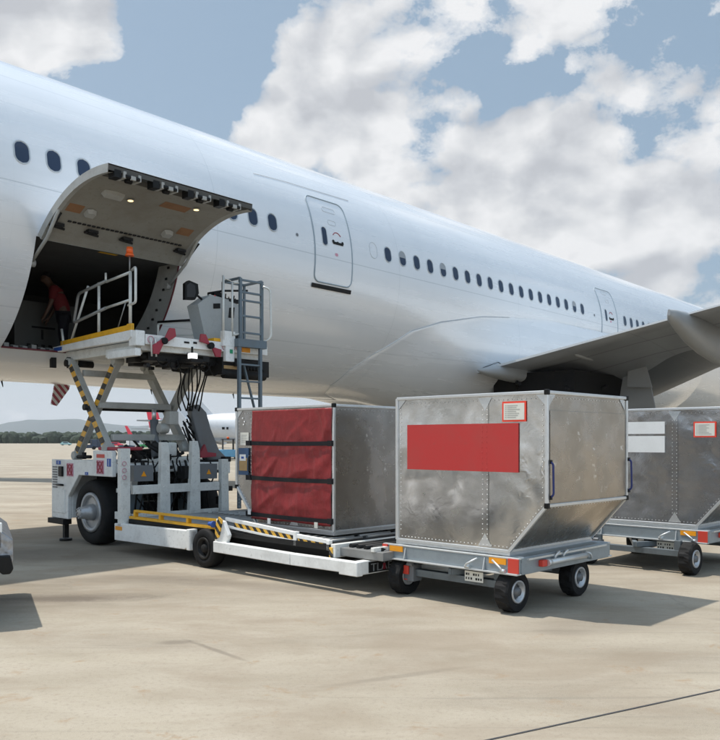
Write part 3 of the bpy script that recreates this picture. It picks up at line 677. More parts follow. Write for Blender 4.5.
# bridge platform
bp = M(); bp.box(-6.72, -4.08, -.30, 2.15, 3.22, 3.38); bp.box(-5.1, -4.15, -.36, -.24, 3.16, 3.30); bp.mi = 0
bp.build('bridge_deck', 'offwhite', L, .01)
be = M(); be.prism([(-6.82, 3.37), (-4.22, 3.37), (-4.12, 3.42), (-4.12, 3.53), (-6.82, 3.47)], 'y', -.46, -.36); be.box(-4.22, -4.0, -.44, -.28, 3.28, 3.52); be.box(-4.9, -4.02, -.44, -.34, 3.12, 3.24)
be.build('bridge_side', 'white', L, .01)
s_ = M(); s_.box(-6.76, -6.46, -.468, -.461, 3.385, 3.45); s_.build('blue_sticker', 'blue', L)
re_ = M(); re_.box(-4.08, -4.0, -.27, 2.2, 3.31, 3.47); re_.build('bridge_end_beam', 'white', L, .008)
ty = M(); ty.prism([(-6.60, 3.485), (-4.16, 3.53), (-4.16, 3.63), (-6.60, 3.56)], 'y', -.42, -.40); ty.box(-4.3, -4.16, -.43, -.38, 3.53, 3.64); ty.build('toe_board', 'yellow', L, .003)
y_ = M(); y_.box(-4.5, -4.02, 1.05, 1.42, 3.475, 3.53); y_.build('toe_board', 'yellow', L, .003)
for yc in (-.18, .02 - .08 + .1, 1.26, 1.42, 1.56):
    if abs(yc) < .1: continue
    r_ = M(); r_.tube([(-3.995, yc + .055 * math.cos(a * .5236), 3.39 + .055 * math.sin(a * .5236)) for a in range(12)], .006, 6, True); r_.build('round_sticker', 'pink', L)
for yc in (.03, .93):
    w_ = M(); sg = 1 if yc < .5 else -1
    w_.prism([(yc - .03, 3.36), (yc + .05, 3.36), (yc + .22, 3.40 + sg * .07), (yc + .20, 3.40 + sg * .20), (yc + .10, 3.40 + sg * .20), (yc + .03, 3.40 + sg * .06)], 'x', -3.97, -3.93)
    w_.prism([(yc + .03, 3.40), (yc - .05, 3.40), (yc - .22, 3.36 - sg * .07), (yc - .20, 3.36 - sg * .20), (yc - .10, 3.36 - sg * .20), (yc - .03, 3.36 - sg * .06)], 'x', -3.97, -3.93)
    w_.mi = 1; w_.cyl((-3.98, yc, 3.38), (-3.90, yc, 3.38), .055, 14)
    w_.build('stop_arm', ['red', 'black'], L, .008)
wl = M(); wl.box(-3.98, -3.86, .50, .61, 3.10, 3.22); wl.mi = 1; wl.box(-4.0, -3.98, .49, .62, 3.09, 3.23); wl.box(-3.95, -3.92, .54, .57, 3.22, 3.33); wl.build('work_lamp', ['worklamp', 'black'], L, .006)
um = M()
for k in range(46):
    x = random.uniform(-5.0, -4.1); y = random.uniform(-.2, 2.0); z = random.uniform(2.98, 3.2)
    if random.random() < .5: um.box(x, x + random.uniform(.08, .4), y, y + random.uniform(.06, .35), z, z + random.uniform(.04, .1))
    else: um.cyl((x, y, z), (x + random.uniform(-.2, .2), y + random.uniform(-.6, .6), z), random.uniform(.015, .05), 8)
um.box(-4.9, -4.2, -.1, 1.6, 3.08, 3.21)
islands(um, 'machine_unit', 'dark', L, .006)
lv = M()
for yc in (-.2, -.12): lv.bent([(-3.98, yc, 3.42), (-3.95, yc, 3.36), (-3.95, yc + .01, 3.12)], .014, .03)
lv.build('hanging_levers', 'pipe', L)
# front support legs of the bridge
sp = M(); sp.beam((-6.5, -.3, 3.25), (-6.42, -.3, 3.1), .1, .14, (0, 1, 0)); sp.cyl((-6.42, -.42, 3.16), (-6.42, .1, 3.16), .06, 12); sp.box(-6.86, -6.80, -.5, -.4, 3.1, 3.45); sp.build('bridge_bracket', 'dark', L)
# hand rail on the near side
hr = M(); Y = -.40
hr.bent([(-6.22, Y, 3.56), (-5.62, Y, 4.42)], .022); hr.cyl((-5.25, Y, 3.6), (-5.25, Y, 4.43), .024, 10); hr.cyl((-4.24, Y, 3.6), (-4.24, Y, 4.46), .026, 10)
hr.cyl((-5.0, Y, 4.41), (-4.24, Y, 4.46), .022, 10); hr.cyl((-5.0, Y, 3.98), (-4.24, Y, 4.02), .022, 10)
hr.bent([(-4.30, Y + .05, 4.5), (-4.08, Y, 4.52), (-4.08, Y, 3.96), (-4.3, Y, 3.94)], .022, .05)
hr.cyl((-5.2, Y, 4.42), (-5.0, Y, 4.60 - .18), .02, 8); hr.cyl((-5.02, Y, 4.4), (-5.02, Y, 4.56), .018, 8)
hr.build('hand_rail', 'pipe', L)
hg = M(); hg.bent([(-5.0, Y - .01, 4.42), (-5.95, Y - .01, 4.33), (-6.12, Y - .01, 3.84), (-5.0, Y - .01, 3.975)], .027, .08); hg.cyl((-4.62, Y, 3.62), (-4.38, Y, 4.0), .01, 6)
hg.build('grey_rail_sleeve', 'greypipe', L)
hp = M(); hp.cyl((-6.52, Y, 3.5), (-6.60, Y, 3.78), .022, 8); hp.build('short_post', 'pipe', L)
bc = M(); bc.cyl((-4.26, Y, 4.45), (-4.26, Y, 4.72), .012, 8); bc.mi = 1; bc.cyl((-4.26, Y, 4.72), (-4.26, Y, 4.76), .072, 18, .06); bc.cyl((-4.26, Y, 4.76), (-4.26, Y, 4.86), .054, 18, .05)
bc.build('beacon', ['greypipe', 'beacon'], L)
# far low rail
fr = M(); fr.bent([(-5.6, .95, 3.42), (-5.6, .95, 3.92), (-4.7, 1.35, 3.92)], .022, .05); fr.cyl((-5.6, .95, 3.68), (-4.7, 1.35, 3.68), .015, 8); fr.build('low_rail', 'pipe', L)
cp_ = M(); cp_.cyl((-5.6, .95, 3.94), (-4.75, 1.32, 3.94), .028, 10); cp_.build('rail_padding', 'black', L)
# console
cn = M(); cn.prism([(1.18, 3.47), (1.55, 3.47), (1.66, 4.30), (1.28, 4.34), (1.0, 4.14)], 'x', -4.75, -4.42); cn.prism([(1.55, 3.47), (1.98, 3.47), (1.98, 4.22), (1.66, 4.28)], 'x', -4.75, -4.44)
cn.mi = 1; cn.prism([(1.32, 4.10), (1.47, 4.12), (1.47, 4.21), (1.32, 4.19)], 'x', -4.418, -4.414); cn.prism([(1.66, 3.98), (1.78, 3.98), (1.80, 4.18), (1.68, 4.16)], 'x', -4.438, -4.434)
cn.box(-4.44, -4.3, 1.6, 1.85, 3.52, 3.68)
cn.build('control_console', ['consolegrey', 'black'], L, .012)
kc = M()
for k in range(14): kc.cyl((-4.6, 1.35 + k * .045, 4.3), (-4.6 + random.uniform(-.05, .05), 1.35 + k * .045, 4.36 + random.uniform(0, .08)), .012, 6)
kc.tube([(-4.55, 1.3, 4.38), (-4.5, 1.6, 4.46), (-4.5, 1.9, 4.50), (-4.45, 2.1, 4.52)], .02, 8); kc.box(-4.7, -4.45, 1.35, 1.95, 4.27, 4.33); kc.box(-4.6, -4.5, 1.4, 1.62, 4.36, 4.42)
kc.build('control_levers', 'black', L)
bt = M(); bt.dome((-4.43, 1.36, 4.33), (1, 0, .5), .02); bt.build('red_button', 'brightred', L)
mr = M(); mr.prism([(.78, 4.20), (.98, 4.22), (1.06, 4.34), (1.04, 4.50), (.86, 4.54), (.78, 4.48)], 'x', -4.55, -4.47); mr.cyl((-4.5, 1.0, 4.33), (-4.5, 1.14, 4.25), .02, 8); mr.mi = 1; mr.prism([(.81, 4.24), (.96, 4.26), (.99, 4.34), (.97, 4.47), (.87, 4.5), (.81, 4.45)], 'x', -4.468, -4.462)
mr.build('mirror', ['black', 'mirror'], L, .01)
# gate post and hoops
gp = M(); gp.box(-4.02, -3.94, 1.18, 1.44, 3.40, 3.66); gp.box(-4.02, -3.94, 1.24, 1.42, 3.14, 3.40); gp.build('gate_post_base', 'white', L, .006)
s_ = M(); s_.box(-3.938, -3.933, 1.32, 1.38, 3.28, 3.35); s_.build('green_sticker', MT.setdefault('green', paint('green_sticker_paint', (.02, .3, .14), .5)), L)
hp = M(); hp.cyl((-3.96, 1.20, 3.5), (-3.96, 1.20, 4.60), .022, 10); hp.bent([(-3.96, 1.20, 4.56), (-3.96, 1.36, 4.53)], .012)
hp.bent([(-3.94, 1.40, 4.50), (-3.94, 1.54, 4.52), (-3.94, 1.56, 3.64), (-3.94, 1.40, 3.60)], .018, .09); hp.cyl((-3.95, 1.38, 3.58), (-3.95, 1.38, 4.50), .018, 10)
hp.bent([(-3.86, 1.98, 4.50), (-3.80, 2.10, 4.46), (-3.80, 2.12, 3.60), (-3.86, 2.0, 3.52)], .02, .09); hp.build('white_hoops', 'pipe', L)
ld = M()
xl = -3.92
for yc in (1.53, 2.0): ld.beam((xl, yc, 3.42), (xl, yc, 4.60), .05, .05)
for yc in (1.46, 1.92): ld.beam((xl + .06, yc, .62), (xl + .06, yc, 3.46), .06, .05)
ld.box(xl - .03, xl + .1, 1.42, 2.04, 3.40, 3.54)
for zz in (4.57, 4.36, 4.22, 3.95, 3.66): ld.beam((xl, 1.53, zz), (xl, 2.0, zz), .035, .035)
for k in range(9): ld.beam((xl + .06, 1.46, 3.1 - k * .29), (xl + .06, 1.92, 3.1 - k * .29), .04, .03)
ld.beam((xl - .5, 1.53, 4.6), (xl, 1.53, 4.6), .04, .04); ld.beam((xl - .5, 2.0, 4.6), (xl, 2.0, 4.6), .04, .04); ld.beam((xl - .5, 1.53, 4.6), (xl - .5, 2.0, 4.6), .04, .04)
for yc in (1.53, 2.0): ld.beam((xl - .5, yc, 3.45), (xl - .5, yc, 4.6), .04, .04)
ld.beam((xl - .02, 1.62, 3.1), (xl - .02, 1.9, 2.2), .04, .03)
ld.build('ladder', 'bluegrey', L, .004)
ol = M(); ol.box(-3.93, -3.86, 1.58, 1.76, 3.20, 3.31); ol.build('orange_label', 'brightred', L) if False else None
ob = M(); ob.box(-4.55, -4.02, 1.22, 2.25, 2.92, 3.20); ob.cyl((-4.1, 1.3, 2.95), (-4.1, 2.2, 2.95), .09, 12)
for k in range(6): ob.cyl((-4.02, 1.75 + k * .07, 3.05), (-3.98, 1.75 + k * .07, 3.05), .03, 8)
ob.mi = 1; ob.box(-4.018, -4.01, 1.25, 1.55, 3.02, 3.08); ob.build('power_pack', ['dark', 'brown'], L, .02)
s_ = M(); s_.box(-3.998, -3.99, 1.62, 1.80, 3.33, 3.44); s_.build('orange_label', 'orange', L)
for yc in (1.66, 1.84, 1.95):
    q_ = M(); q_.box(-3.998, -3.992, yc, yc + .03, 3.35, 3.42); q_.build('sticker', 'whiteplate', L)
for (ya, za, w_, h_, m_) in ((.44, 3.385, .10, .03, 'dark'), (.62, 3.39, .07, .035, 'dark'), (1.48, .97, .10, .11, 'blue')):
    q_ = M(); xx_ = -3.998 if za > 2 else -4.378; q_.box(xx_, xx_ + .006, ya, ya + w_, za, za + h_); q_.build('sticker', m_, L)
for k in range(3):
    q_ = M(); q_.tube([(-4.353, -.44 + .035 * math.cos(a * .5236), 1.42 - .11 * k + .035 * math.sin(a * .5236)) for a in range(12)], .005, 6, True); q_.build('round_sticker', 'pink', L)
# loose hoses looping under the bridge
for k in range(7):
    h = M(); y = .1 + k * .2; h.tube([(-4.15, y + .3 * (i / 8) - .1, 3.12 - .12 * math.sin(math.pi * i / 8) * (1 + .4 * (k % 3))) for i in range(9)], .012, 6); h.build('hydraulic_hose', 'black', L)
dm = M()
for k in range(26):
    x = random.uniform(-6.0, -4.7); y = random.uniform(.1, 1.2); z = random.uniform(1.42, 1.62); dm.cyl((x, y, z), (x + random.uniform(-.3, .3), y + random.uniform(-.3, .3), z + random.uniform(-.05, .22)), random.uniform(.02, .06), 9)
islands(dm, 'machine_unit', 'dark', L, 0)
for k in range(5):
    h = M(); y0 = .15 + .22 * k; h.tube([(-4.7, y0 + .06 * math.sin(i * 1.1 + k), 1.55 - .10 * math.sin(math.pi * i / 9) - i * .05) for i in range(10)], .013, 6); h.build('hydraulic_hose', 'black', L)
# hoses and cable chute
for k in range(9):
    y = .62 + k * .075; h = M()
    a = Vector((-4.45 + .03 * (k % 2), y, 3.08)); e_ = Vector((-5.0 + .05 * (k % 3), 1.05 + .035 * k, 2.32))
    pts = []
    for i in range(11):
        t = i / 10; pnt = a.lerp(e_, t ** 1.6); pnt.z = a.z + (e_.z - a.z) * t; pnt.y += .05 * math.sin(t * 6 + k) * (1 if k < 3 else .4); pts.append(pnt)
    h.tube(pts, .013, 7); h.build('hydraulic_hose', 'black', L)
cc = M()
cc.prism([(1.18, 2.38), (1.36, 2.44), (1.52, 2.30), (1.62, 2.0), (1.80, 1.62), (1.98, 1.47), (1.58, 1.40), (1.42, 1.60), (1.25, 2.1)], 'x', -5.05, -4.9)
cc.build('cable_chute', 'grey', L, .02)
wt = M()
for k in range(9): wt.cyl((-5.02 + .01 * k, 1.05 + random.uniform(0, .3), 2.3 - random.uniform(0, .3)), (-4.98, 1.1 + random.uniform(0, .5), 2.0 - random.uniform(0, .6)), .015, 6)
wt.box(-5.1, -4.85, 1.5, 2.0, 1.36, 1.44); wt.build('cable_bracket', 'dark', L)
rc = M(); rc.prism([(1.32, 1.56), (1.42, 1.72), (1.47, 1.58), (1.66, 1.56), (1.66, 1.50), (1.34, 1.48)], 'x', -4.86, -4.8); rc.build('red_cover', 'red', L)
# small valve on the body top left
vv = M(); vv.cyl((-6.15, -.2, 1.46), (-6.15, -.2, 1.58), .04, 10); vv.cyl((-6.3, -.25, 1.50), (-6.0, -.15, 1.50), .03, 8); vv.build('valve', 'dark', L)
# ------------------------------------------------------------------ the airliner
MT['winring'] = paint('window_surround', (.50, .53, .55), .35, .3, .1)
MT['doorline'] = paint('door_seal_line', (.30, .36, .40), .5, 0, .1)
DD, HF, RAD = 15.3, 5.784, 2.87
AR = math.atan2(.751, .66)
A = thing('airliner', (-.751 * DD, .66 * DD, HF), AR, 'large white passenger jet with open cargo door, filling the background', 'airplane')
AP = A
def rs_(s):
    if s < -6: t = min(1, (-6 - s) / 20); return RAD * (1 - t ** 1.4 * .92), 1.9 * t ** 1.3
    if s > 46: t = min(1, (s - 46) / 8); return RAD * math.sqrt(max(0.0004, 1 - t ** 2.0)) if t < 1 else .06, -.55 * t ** 1.5
    return RAD, 0
def cylp(s, phi, off=0, y=False):
    r, c = rs_(s); a = R(phi); return (s, -(r + off) * math.cos(a), c + (r + off) * math.sin(a))
PT, PB, S0, S1 = -14.8, -57.0, 6.42, 9.18
def fus_mat():
    m, nt, b = newmat('pearl_white_fuselage_paint'); t = nt.nodes.new('ShaderNodeTexCoord'); sp = nt.nodes.new('ShaderNodeSeparateXYZ'); nt.links.new(t.outputs['Object'], sp.inputs[0])
    x, y, z = sp.outputs
    co = t.outputs['Object']; 
    wv = noi(nt, objco(nt, (.12, 1, 1.4)), 1.6, 6, .6, .2); n2 = noi(nt, co, .7, 5, .6)
    c = mix(nt, ramp(nt, wv, [(.35, 0), (.7, 1)]), (.75, .765, .78), (.82, .83, .84))
    c = mix(nt, math_(nt, 'MULTIPLY', ramp(nt, n2, [(.5, 0), (.75, 1)]), .35), c, (.68, .70, .72))
    def line(v, at, w, k):
        d = math_(nt, 'ABSOLUTE', math_(nt, 'SUBTRACT', v, at)); return math_(nt, 'MULTIPLY', math_(nt, 'LESS_THAN', d, w), k)
    L_ = line(z, .03, .010, .38)
    for a_, w, k in ((-1.82, .010, .22), (1.95, .012, .18), (2.35, .010, .12)): L_ = math_(nt, 'MAXIMUM', L_, line(z, a_, w, k))
    fx = math_(nt, 'FRACT', math_(nt, 'MULTIPLY', math_(nt, 'ADD', x, 1.2), 1 / 5.6))
    L_ = math_(nt, 'MAXIMUM', L_, math_(nt, 'MULTIPLY', math_(nt, 'LESS_THAN', fx, .0025), .28))
    fx2 = math_(nt, 'FRACT', math_(nt, 'MULTIPLY', math_(nt, 'ADD', x, .35), 1 / 1.06)); L_ = math_(nt, 'MAXIMUM', L_, math_(nt, 'MULTIPLY', math_(nt, 'LESS_THAN', fx2, .008), .07))
    for a_ in (-.62, -1.25, -2.3, 1.35, 1.62): L_ = math_(nt, 'MAXIMUM', L_, line(z, a_, .006, .10))
    c = mix(nt, L_, c, (.25, .28, .30))
    nt.links.new(c, b.inputs['Base Color'])
    nt.links.new(math_(nt, 'ADD', math_(nt, 'MULTIPLY', wv, .22), .16), b.inputs['Roughness']); b.inputs['Coat Weight'].default_value = .7; b.inputs['Coat Roughness'].default_value = .14; b.inputs['Metallic'].default_value = .12
    fr = math_(nt, 'FRACT', math_(nt, 'MULTIPLY', x, 1 / .53))
    wob = math_(nt, 'MULTIPLY', math_(nt, 'SINE', math_(nt, 'MULTIPLY', x, 6.2832 / .53)), .35)
    bump(nt, b, math_(nt, 'ADD', noi(nt, objco(nt, (.6, 1.6, 1.6)), 1.5, 3, .5), wob), .05, .02); return m
MT['fus'] = fus_mat()
f = M()
ss = sorted(set([round(v, 3) for v in [-26 + 1.25 * i for i in range(0, 17)] + [i * 1.0 for i in range(-5, 47)] + [46 + i * .5 for i in range(17)]] + [S0, S1, 46 + 7.9]))
ph = sorted(set([-180 + 4 * i for i in range(90)]) - {-56, -16} | {PT, PB})
f.grid(lambda s, p: cylp(s, p), ss, ph, True, lambda a, b, c, d: S0 - .01 <= a and b <= S1 + .01 and PB - .01 <= c and d <= PT + .01 and d > c, True)
f.build('fuselage', 'fus', A)
# belly fairing: swells out of the lower fuselage, its edge sweeping up towards the wing
def s_edge(phi):
    pts = [(-90, 16.4), (-76, 15.2), (-65, 14.9), (-52, 14.95), (-41, 15.35), (-25, 16.4), (-18, 17.5), (-11, 19.3), (-7, 21.5), (-5, 23)]
    p = phi
    for (a, x), (b, y) in zip(pts, pts[1:]):
        if a <= p <= b: return x + (y - x) * (p - a) / (b - a)
    return pts[0][1]
def ffn(k, q):
    phi = q if q >= -90 else -180 - q
    a = s_edge(phi); s = a + (37.5 - a) * k; d = s - a
    up = max(0, min(1, (-phi - 5) / 30)); out = .012 + (.50 * up + .04) * (1 - math.exp(-(d / 3.2) ** 1.9)) * (1 if s < 31 else max(0, 1 - ((s - 31) / 6.5) ** 2))
    p = cylp(s, q, out if k > 0 else -.004); return p
bf = M(); bf.grid(ffn, [0, .0008, .01, .025] + [i / 24 for i in range(1, 25)], [-175 + i * 3.4 for i in range(51)])
bf.build('belly_fairing', 'fus', A)
fe = M(); fe.tube([ffn(.0008, -90 + 1.2 * i) for i in range(69)], .007, 6); fe.build('fairing_edge', 'winring', A)
# windows
def rows(ws, hs, rad, n=18):
    out = []
    for i in range(n + 1):
        t = -hs + 2 * hs * i / n
        e = abs(t) - (hs - rad)
        w = ws if e <= 0 else ws - rad + math.sqrt(max(0, rad * rad - e * e))
        out.append((t, max(w, .001)))
    return out
def patch(m, s, z, ws, hs, rad, off, n=18, nx=1):
    for (t0, w0), (t1, w1) in zip(rows(ws, hs, rad, n), rows(ws, hs, rad, n)[1:]):
        def P(t, w):
            zz = z + t; a = math.asin(zz / RAD); r = RAD + off; return (s + w, -r * math.cos(a), r * math.sin(a))
        for k in range(nx):
            fa, fb = -1 + 2 * k / nx, -1 + 2 * (k + 1) / nx
            f_ = m.face([P(t0, w0 * fa), P(t0, w0 * fb), P(t1, w1 * fb), P(t1, w1 * fa)]); f_.smooth = True
def outline(s, z, ws, hs, rad, off, k=6):
    pts = []
    for (cx, cz, a0) in ((ws - rad, hs - rad, 0), (-ws + rad, hs - rad, 90), (-ws + rad, -hs + rad, 180), (ws - rad, -hs + rad, 270)):
        for i in range(k + 1):
            a = R(a0 + 90 * i / k); zz = z + cz + rad * math.sin(a); b_ = math.asin(zz / RAD); r = RAD + off
            pts.append((s + cx + rad * math.cos(a), -r * math.cos(b_), r * math.sin(b_)))
    # refine the straight verticals so they hug the curve
    out = []
    for i, p in enumerate(pts):
        q = pts[(i + 1) % len(pts)]; out.append(p)
        if abs(p[2] - q[2]) > .2:
            for t in range(1, 8):
                zz = p[2] + (q[2] - p[2]) * t / 8; r = RAD + off; b_ = math.asin(max(-1, min(1, zz / r))); out.append((p[0] + (q[0] - p[0]) * t / 8, -r * math.cos(b_), zz))
    return out
def zwin(s): return .53 - .0075 * (s - 6)
def mkwin():
    m = M(); z = .45
    patch(m, 0, z, .135, .195, .13, .003); m.mi = 1
    fr_ = m.build('window', ['winring', 'winring'], A)
    r_ = M(); r_.tube(outline(0, z, .128, .188, .125, .004), .010, 6, True); r_.build('frame', 'winring', fr_)
    g_ = M(); patch(g_, 0, z, .112, .172, .11, .006); g_.build('pane', 'glass', fr_)
    return fr_
win = mkwin(); wz = .45
MT['blind'] = paint('window_blind', (.30, .32, .34), .5, 0, .1)
g_ = M()
for (t0, w0), (t1, w1) in zip(rows(.112, .172, .11, 18)[10:], rows(.112, .172, .11, 18)[11:]):
    P4 = []
    for t, w in ((t0, -w0), (t0, w0), (t1, w1), (t1, -w1)):
        z_ = .45 + t; a_ = math.asin(z_ / RAD); P4.append((w, -(RAD + .0075) * math.cos(a_), (RAD + .0075) * math.sin(a_)))
    g_.face(P4)
blind0 = g_.build('blind', 'blind', None); pass
ws_ = [6.16 + .532 * k for k in range(-22, 5)] + [8.82, 9.35, 9.88, 10.93, 11.46, 10.4] + [15.19 + .565 * k for k in range(19)] + [28.75 + .56 * k for k in range(20)]
ws_ = sorted(set(round(x, 3) for x in ws_))
first = True; wins = []
for s in ws_:
    if first: w = win; first = False
    else: w = copy_tree(win, A)
    # slide along the hull and round it by the small angle that the row slopes
    wins.append(w)
    dz = zwin(s) - wz; w.location = (s, 0, 0); w.rotation_euler = (-dz / (RAD * math.cos(.16)), 0, 0)
for k, w in enumerate(wins):
    if random.random() < .08:
        b_ = blind0.copy(); C.objects.link(b_); b_.parent = w
bpy.data.objects.remove(blind0)
# passenger doors
def pdoor(s, hw, z0, z1, full=True):
    zc = (z0 + z1) / 2; hh = (z1 - z0) / 2
    m = M(); patch(m, s, zc, hw, hh, .16, .005, 30, 2)
    d = m.build('passenger_door', 'fus', A)
    r = M(); r.tube(outline(s, zc, hw, hh, .16, .006), .016, 8, True); r.build('door_seal', 'doorline', d)
    g_ = M(); patch(g_, s - .27, zwin(s) + .02, .075, .20, .07, .009); g_.build('door_window', 'glass', d)
    g_ = M(); g_.tube(outline(s - .27, zwin(s) + .02, .082, .207, .075, .009), .008, 6, True); g_.build('window_frame', 'winring', d)
    h = M(); z_ = zwin(s) - .05
    patch(h, s + .15, z_ - .03, .17, .03, .02, .012); h.mi = 1
    for dx in (0, .14, .30):
        patch(h, s + .0 + dx, z_ - .0 - (.02 if dx == .14 else 0), .035, .035, .03, .016)
    h.mi = 2
    pts = []
    for i in range(9):
        a = R(40 + 100 * i / 8); zz = z_ + .02 + .2 * math.sin(a); b_ = math.asin(zz / RAD); pts.append((s + .14 + .16 * math.cos(a), -(RAD + .01) * math.cos(b_), (RAD + .01) * math.sin(b_)))
    h.tube(pts, .009, 6); h.build('door_handle', ['dark', 'dark', 'red'], d)
    for (zz, hw2, hh2) in ((zc + .72, .21, .055), (zc + .42, .13, .055)):
        if zz > z1 - .1: continue
        q = M(); q.tube(outline(s - .0 + .05, zz, hw2, hh2, .05, .006), .005, 6, True); q.build('door_marking', 'winring', d)
    q = M(); patch(q, s + .08, zc - .30, .05, .035, .03, .008); q.build('red_marking', 'pink', d)
    b_ = M(); patch(b_, s - .02, z0 - .09, hw * 1.06, .045, .01, .02); b_.build('door_sill', 'dark', d) if full else b_.bm.free()
pdoor(13.27, .60, -.53, 1.40); pdoor(27.45, .64, -.35, 1.35, False)
pdoor(-9.5, .55, -.5, 1.4, False) if False else None
# small ports and marks on the skin
pm = M(); patch(pm, 12.15, .36, .035, .035, .03, .006); patch(pm, 26.25, .28, .04, .04, .035, .006); pm.build('static_port', 'grey', A)
pm = M(); pm.tube(outline(14.66, .47, .13, .19, .125, .002), .004, 6, True); pm.build('blanked_window', 'winring', A)
sp_ = M(); sp_.tube([cylp(11.3, 32.5, .006), cylp(12.2, 33.8, .006), cylp(14.3, 35.0, .006)], .004, 6); sp_.build('rain_gutter', 'winring', A)
ap = M(); ap.tube([(s, -(RAD + .44) * math.cos(R(a)), (RAD + .44) * math.sin(R(a))) for s, a in ((19.6, -36), (20.2, -32), (21.2, -36))], .008, 6); ap.build('access_outline', 'dark', A)
# cargo hold
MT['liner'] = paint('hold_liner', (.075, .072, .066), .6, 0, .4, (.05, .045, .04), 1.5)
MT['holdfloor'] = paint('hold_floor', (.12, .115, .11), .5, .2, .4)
MT['jamb'] = paint('door_jamb_paint', (.36, .36, .34), .5, 0, .35, (.1, .08, .06), 4)
arcp = [PT + (PB - PT) * i / 12 for i in range(13)]
hd = M(); r_in = 2.72
zc_, zf = r_in * math.sin(R(PT)) - .0, -2.40
def ip(s, phi): a = R(phi); return (s, -r_in * math.cos(a), r_in * math.sin(a))
sa, sb = 3.4, 12.3
hd.mi = 1
yf = math.sqrt(r_in ** 2 - zf ** 2); yc_ = r_in * math.cos(R(PT))
hd.face([(sa, -yf, zf), (sb, -yf, zf), (sb, yf, zf), (sa, yf, zf)]); hd.mi = 0
hd.face([(sa, -yc_, zc_), (sb, -yc_, zc_), (sb, yc_, zc_), (sa, yc_, zc_)])
for a, b_ in zip(arcp, arcp[1:]):
    for (s0, s1) in ((sa, S0 - .02), (S1 + .02, sb)): hd.face([ip(s0, a), ip(s1, a), ip(s1, b_), ip(s0, b_)])
    fa = lambda s, p: (s, r_in * math.cos(R(p)), r_in * math.sin(R(p)))
    hd.face([fa(sa, a), fa(sb, a), fa(sb, b_), fa(sa, b_)])
for s in (sa, sb): hd.face([ip(s, a) for a in arcp] + [(s, r_in * math.cos(R(a)), r_in * math.sin(R(a))) for a in arcp[::-1]])
hd.mi = 2
for k in range(12): hd.box(sa + .3 + k * .7, sa + .34 + k * .7, -yf, yf, zf, zf + .03)
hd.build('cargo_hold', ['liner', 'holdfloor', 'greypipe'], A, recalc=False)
jb = M()
def q4(s, phi, r): a = R(phi); return (s, -r * math.cos(a), r * math.sin(a))
for a, b_ in zip(arcp, arcp[1:]):
    for s in (S0, S1): jb.face([q4(s, a, RAD), q4(s, b_, RAD), q4(s, b_, 2.25), q4(s, a, 2.25)])
    jb.face([q4(S1, a, 2.25), q4(S1, b_, 2.25), q4(S1 + .25, b_, 2.25), q4(S1 + .25, a, 2.25)])
jb.mi = 1
jb.face([(S0, -RAD * math.cos(R(PB)), zf - .004), (S1, -RAD * math.cos(R(PB)), zf - .004), (S1, -1.2, zf - .004), (S0, -1.2, zf - .004)])
for p_, r0 in ((PT, 2.42),): jb.face([q4(S0, p_, RAD), q4(S1, p_, RAD), q4(S1, p_, r0), q4(S0, p_, r0)])
jb.mi = 2
for k in range(9): 
    c_ = q4(S1 - .012, PT + (PB - PT) * (k + .5) / 9, 2.58); jb.box(c_[0] - .012, c_[0], c_[1] - .03, c_[1] + .03, c_[2] - .02, c_[2] + .02)
jb.build('door_jamb', ['jamb', 'jamb', 'dark'], A, recalc=False)
MT['seal'] = paint('maroon_door_seal', (.12, .012, .02), .5, 0, .1)
se = M(); se.tube([q4(S1 - .0, a, RAD + .0) for a in arcp], .017, 6); se.tube([q4(S0, PB, RAD), q4(S1, PB, RAD)], .017, 6); se.build('door_seal', 'seal', A)
sl = M()
for k in range(16):
    x = S0 + .1 + k * .165; c_ = (x, -1.42, zf); sl.box(x, x + .09, c_[1] - .03, c_[1] + .12, c_[2], c_[2] + .05 + .04 * (k % 3 == 0)); sl.cyl((x, c_[1] + .1, c_[2] + .05), (x + .1, c_[1] + .1, c_[2] + .05), .03, 8)
sl.build('sill_rollers', 'greypipe', A)
MT['lightgrey'] = paint('pale_fairing', (.36, .36, .34), .5, 0, .2)
# open cargo door
Hn = Vector((0, -2.79, -.70)); On = Vector((0, -4.84, -.02)); ch_ = (On - Hn); chl = ch_.length; ch_.normalize(); un = Vector((0, -ch_.z, ch_.y)); un = un if un.z > 0 else -un
def dpt(s, a, off=0):
    base = Hn + ch_ * chl * a + un * (.25 * 4 * a * (1 - a)); tang = (ch_ * chl + un * .25 * 4 * (1 - 2 * a)).normalized(); nn = Vector((0, -tang.z, tang.y)); nn = nn if nn.z > 0 else -nn
    p = base + nn * off; return (s, p.y, p.z)
al = [i / 16 for i in range(17)]; sl_ = [S0 + .02 + (S1 - S0 - .04) * i / 8 for i in range(9)]
dk = M(); dk.grid(lambda s, a: dpt(s, a, 0), sl_, al); cd = dk.build('cargo_door', 'fus', A)
MT['doorlin'] = paint('door_lining', (.25, .24, .21), .55, 0, .45, (.14, .11, .08), 1.6)
MT['doorframe'] = paint('door_frame_dark', (.075, .075, .07), .5, .3, .3)
u_ = M(); u_.grid(lambda s, a: dpt(s, .07 + a * .79, -.11), [S0 + .1 + (S1 - S0 - .2) * i / 8 for i in range(9)], al)
u_.mi = 1
for s in (S0 + .02, S1 - .02):
    for a, b_ in zip(al, al[1:]): u_.face([dpt(s, a, 0), dpt(s, b_, 0), dpt(s, b_, -.13), dpt(s, a, -.13)])
    for a, b_ in zip(al, al[1:]): u_.face([dpt(s, a, -.13), dpt(s, b_, -.13), dpt(s + (.09 if s < 8 else -.09), b_, -.11), dpt(s + (.09 if s < 8 else -.09), a, -.11)])
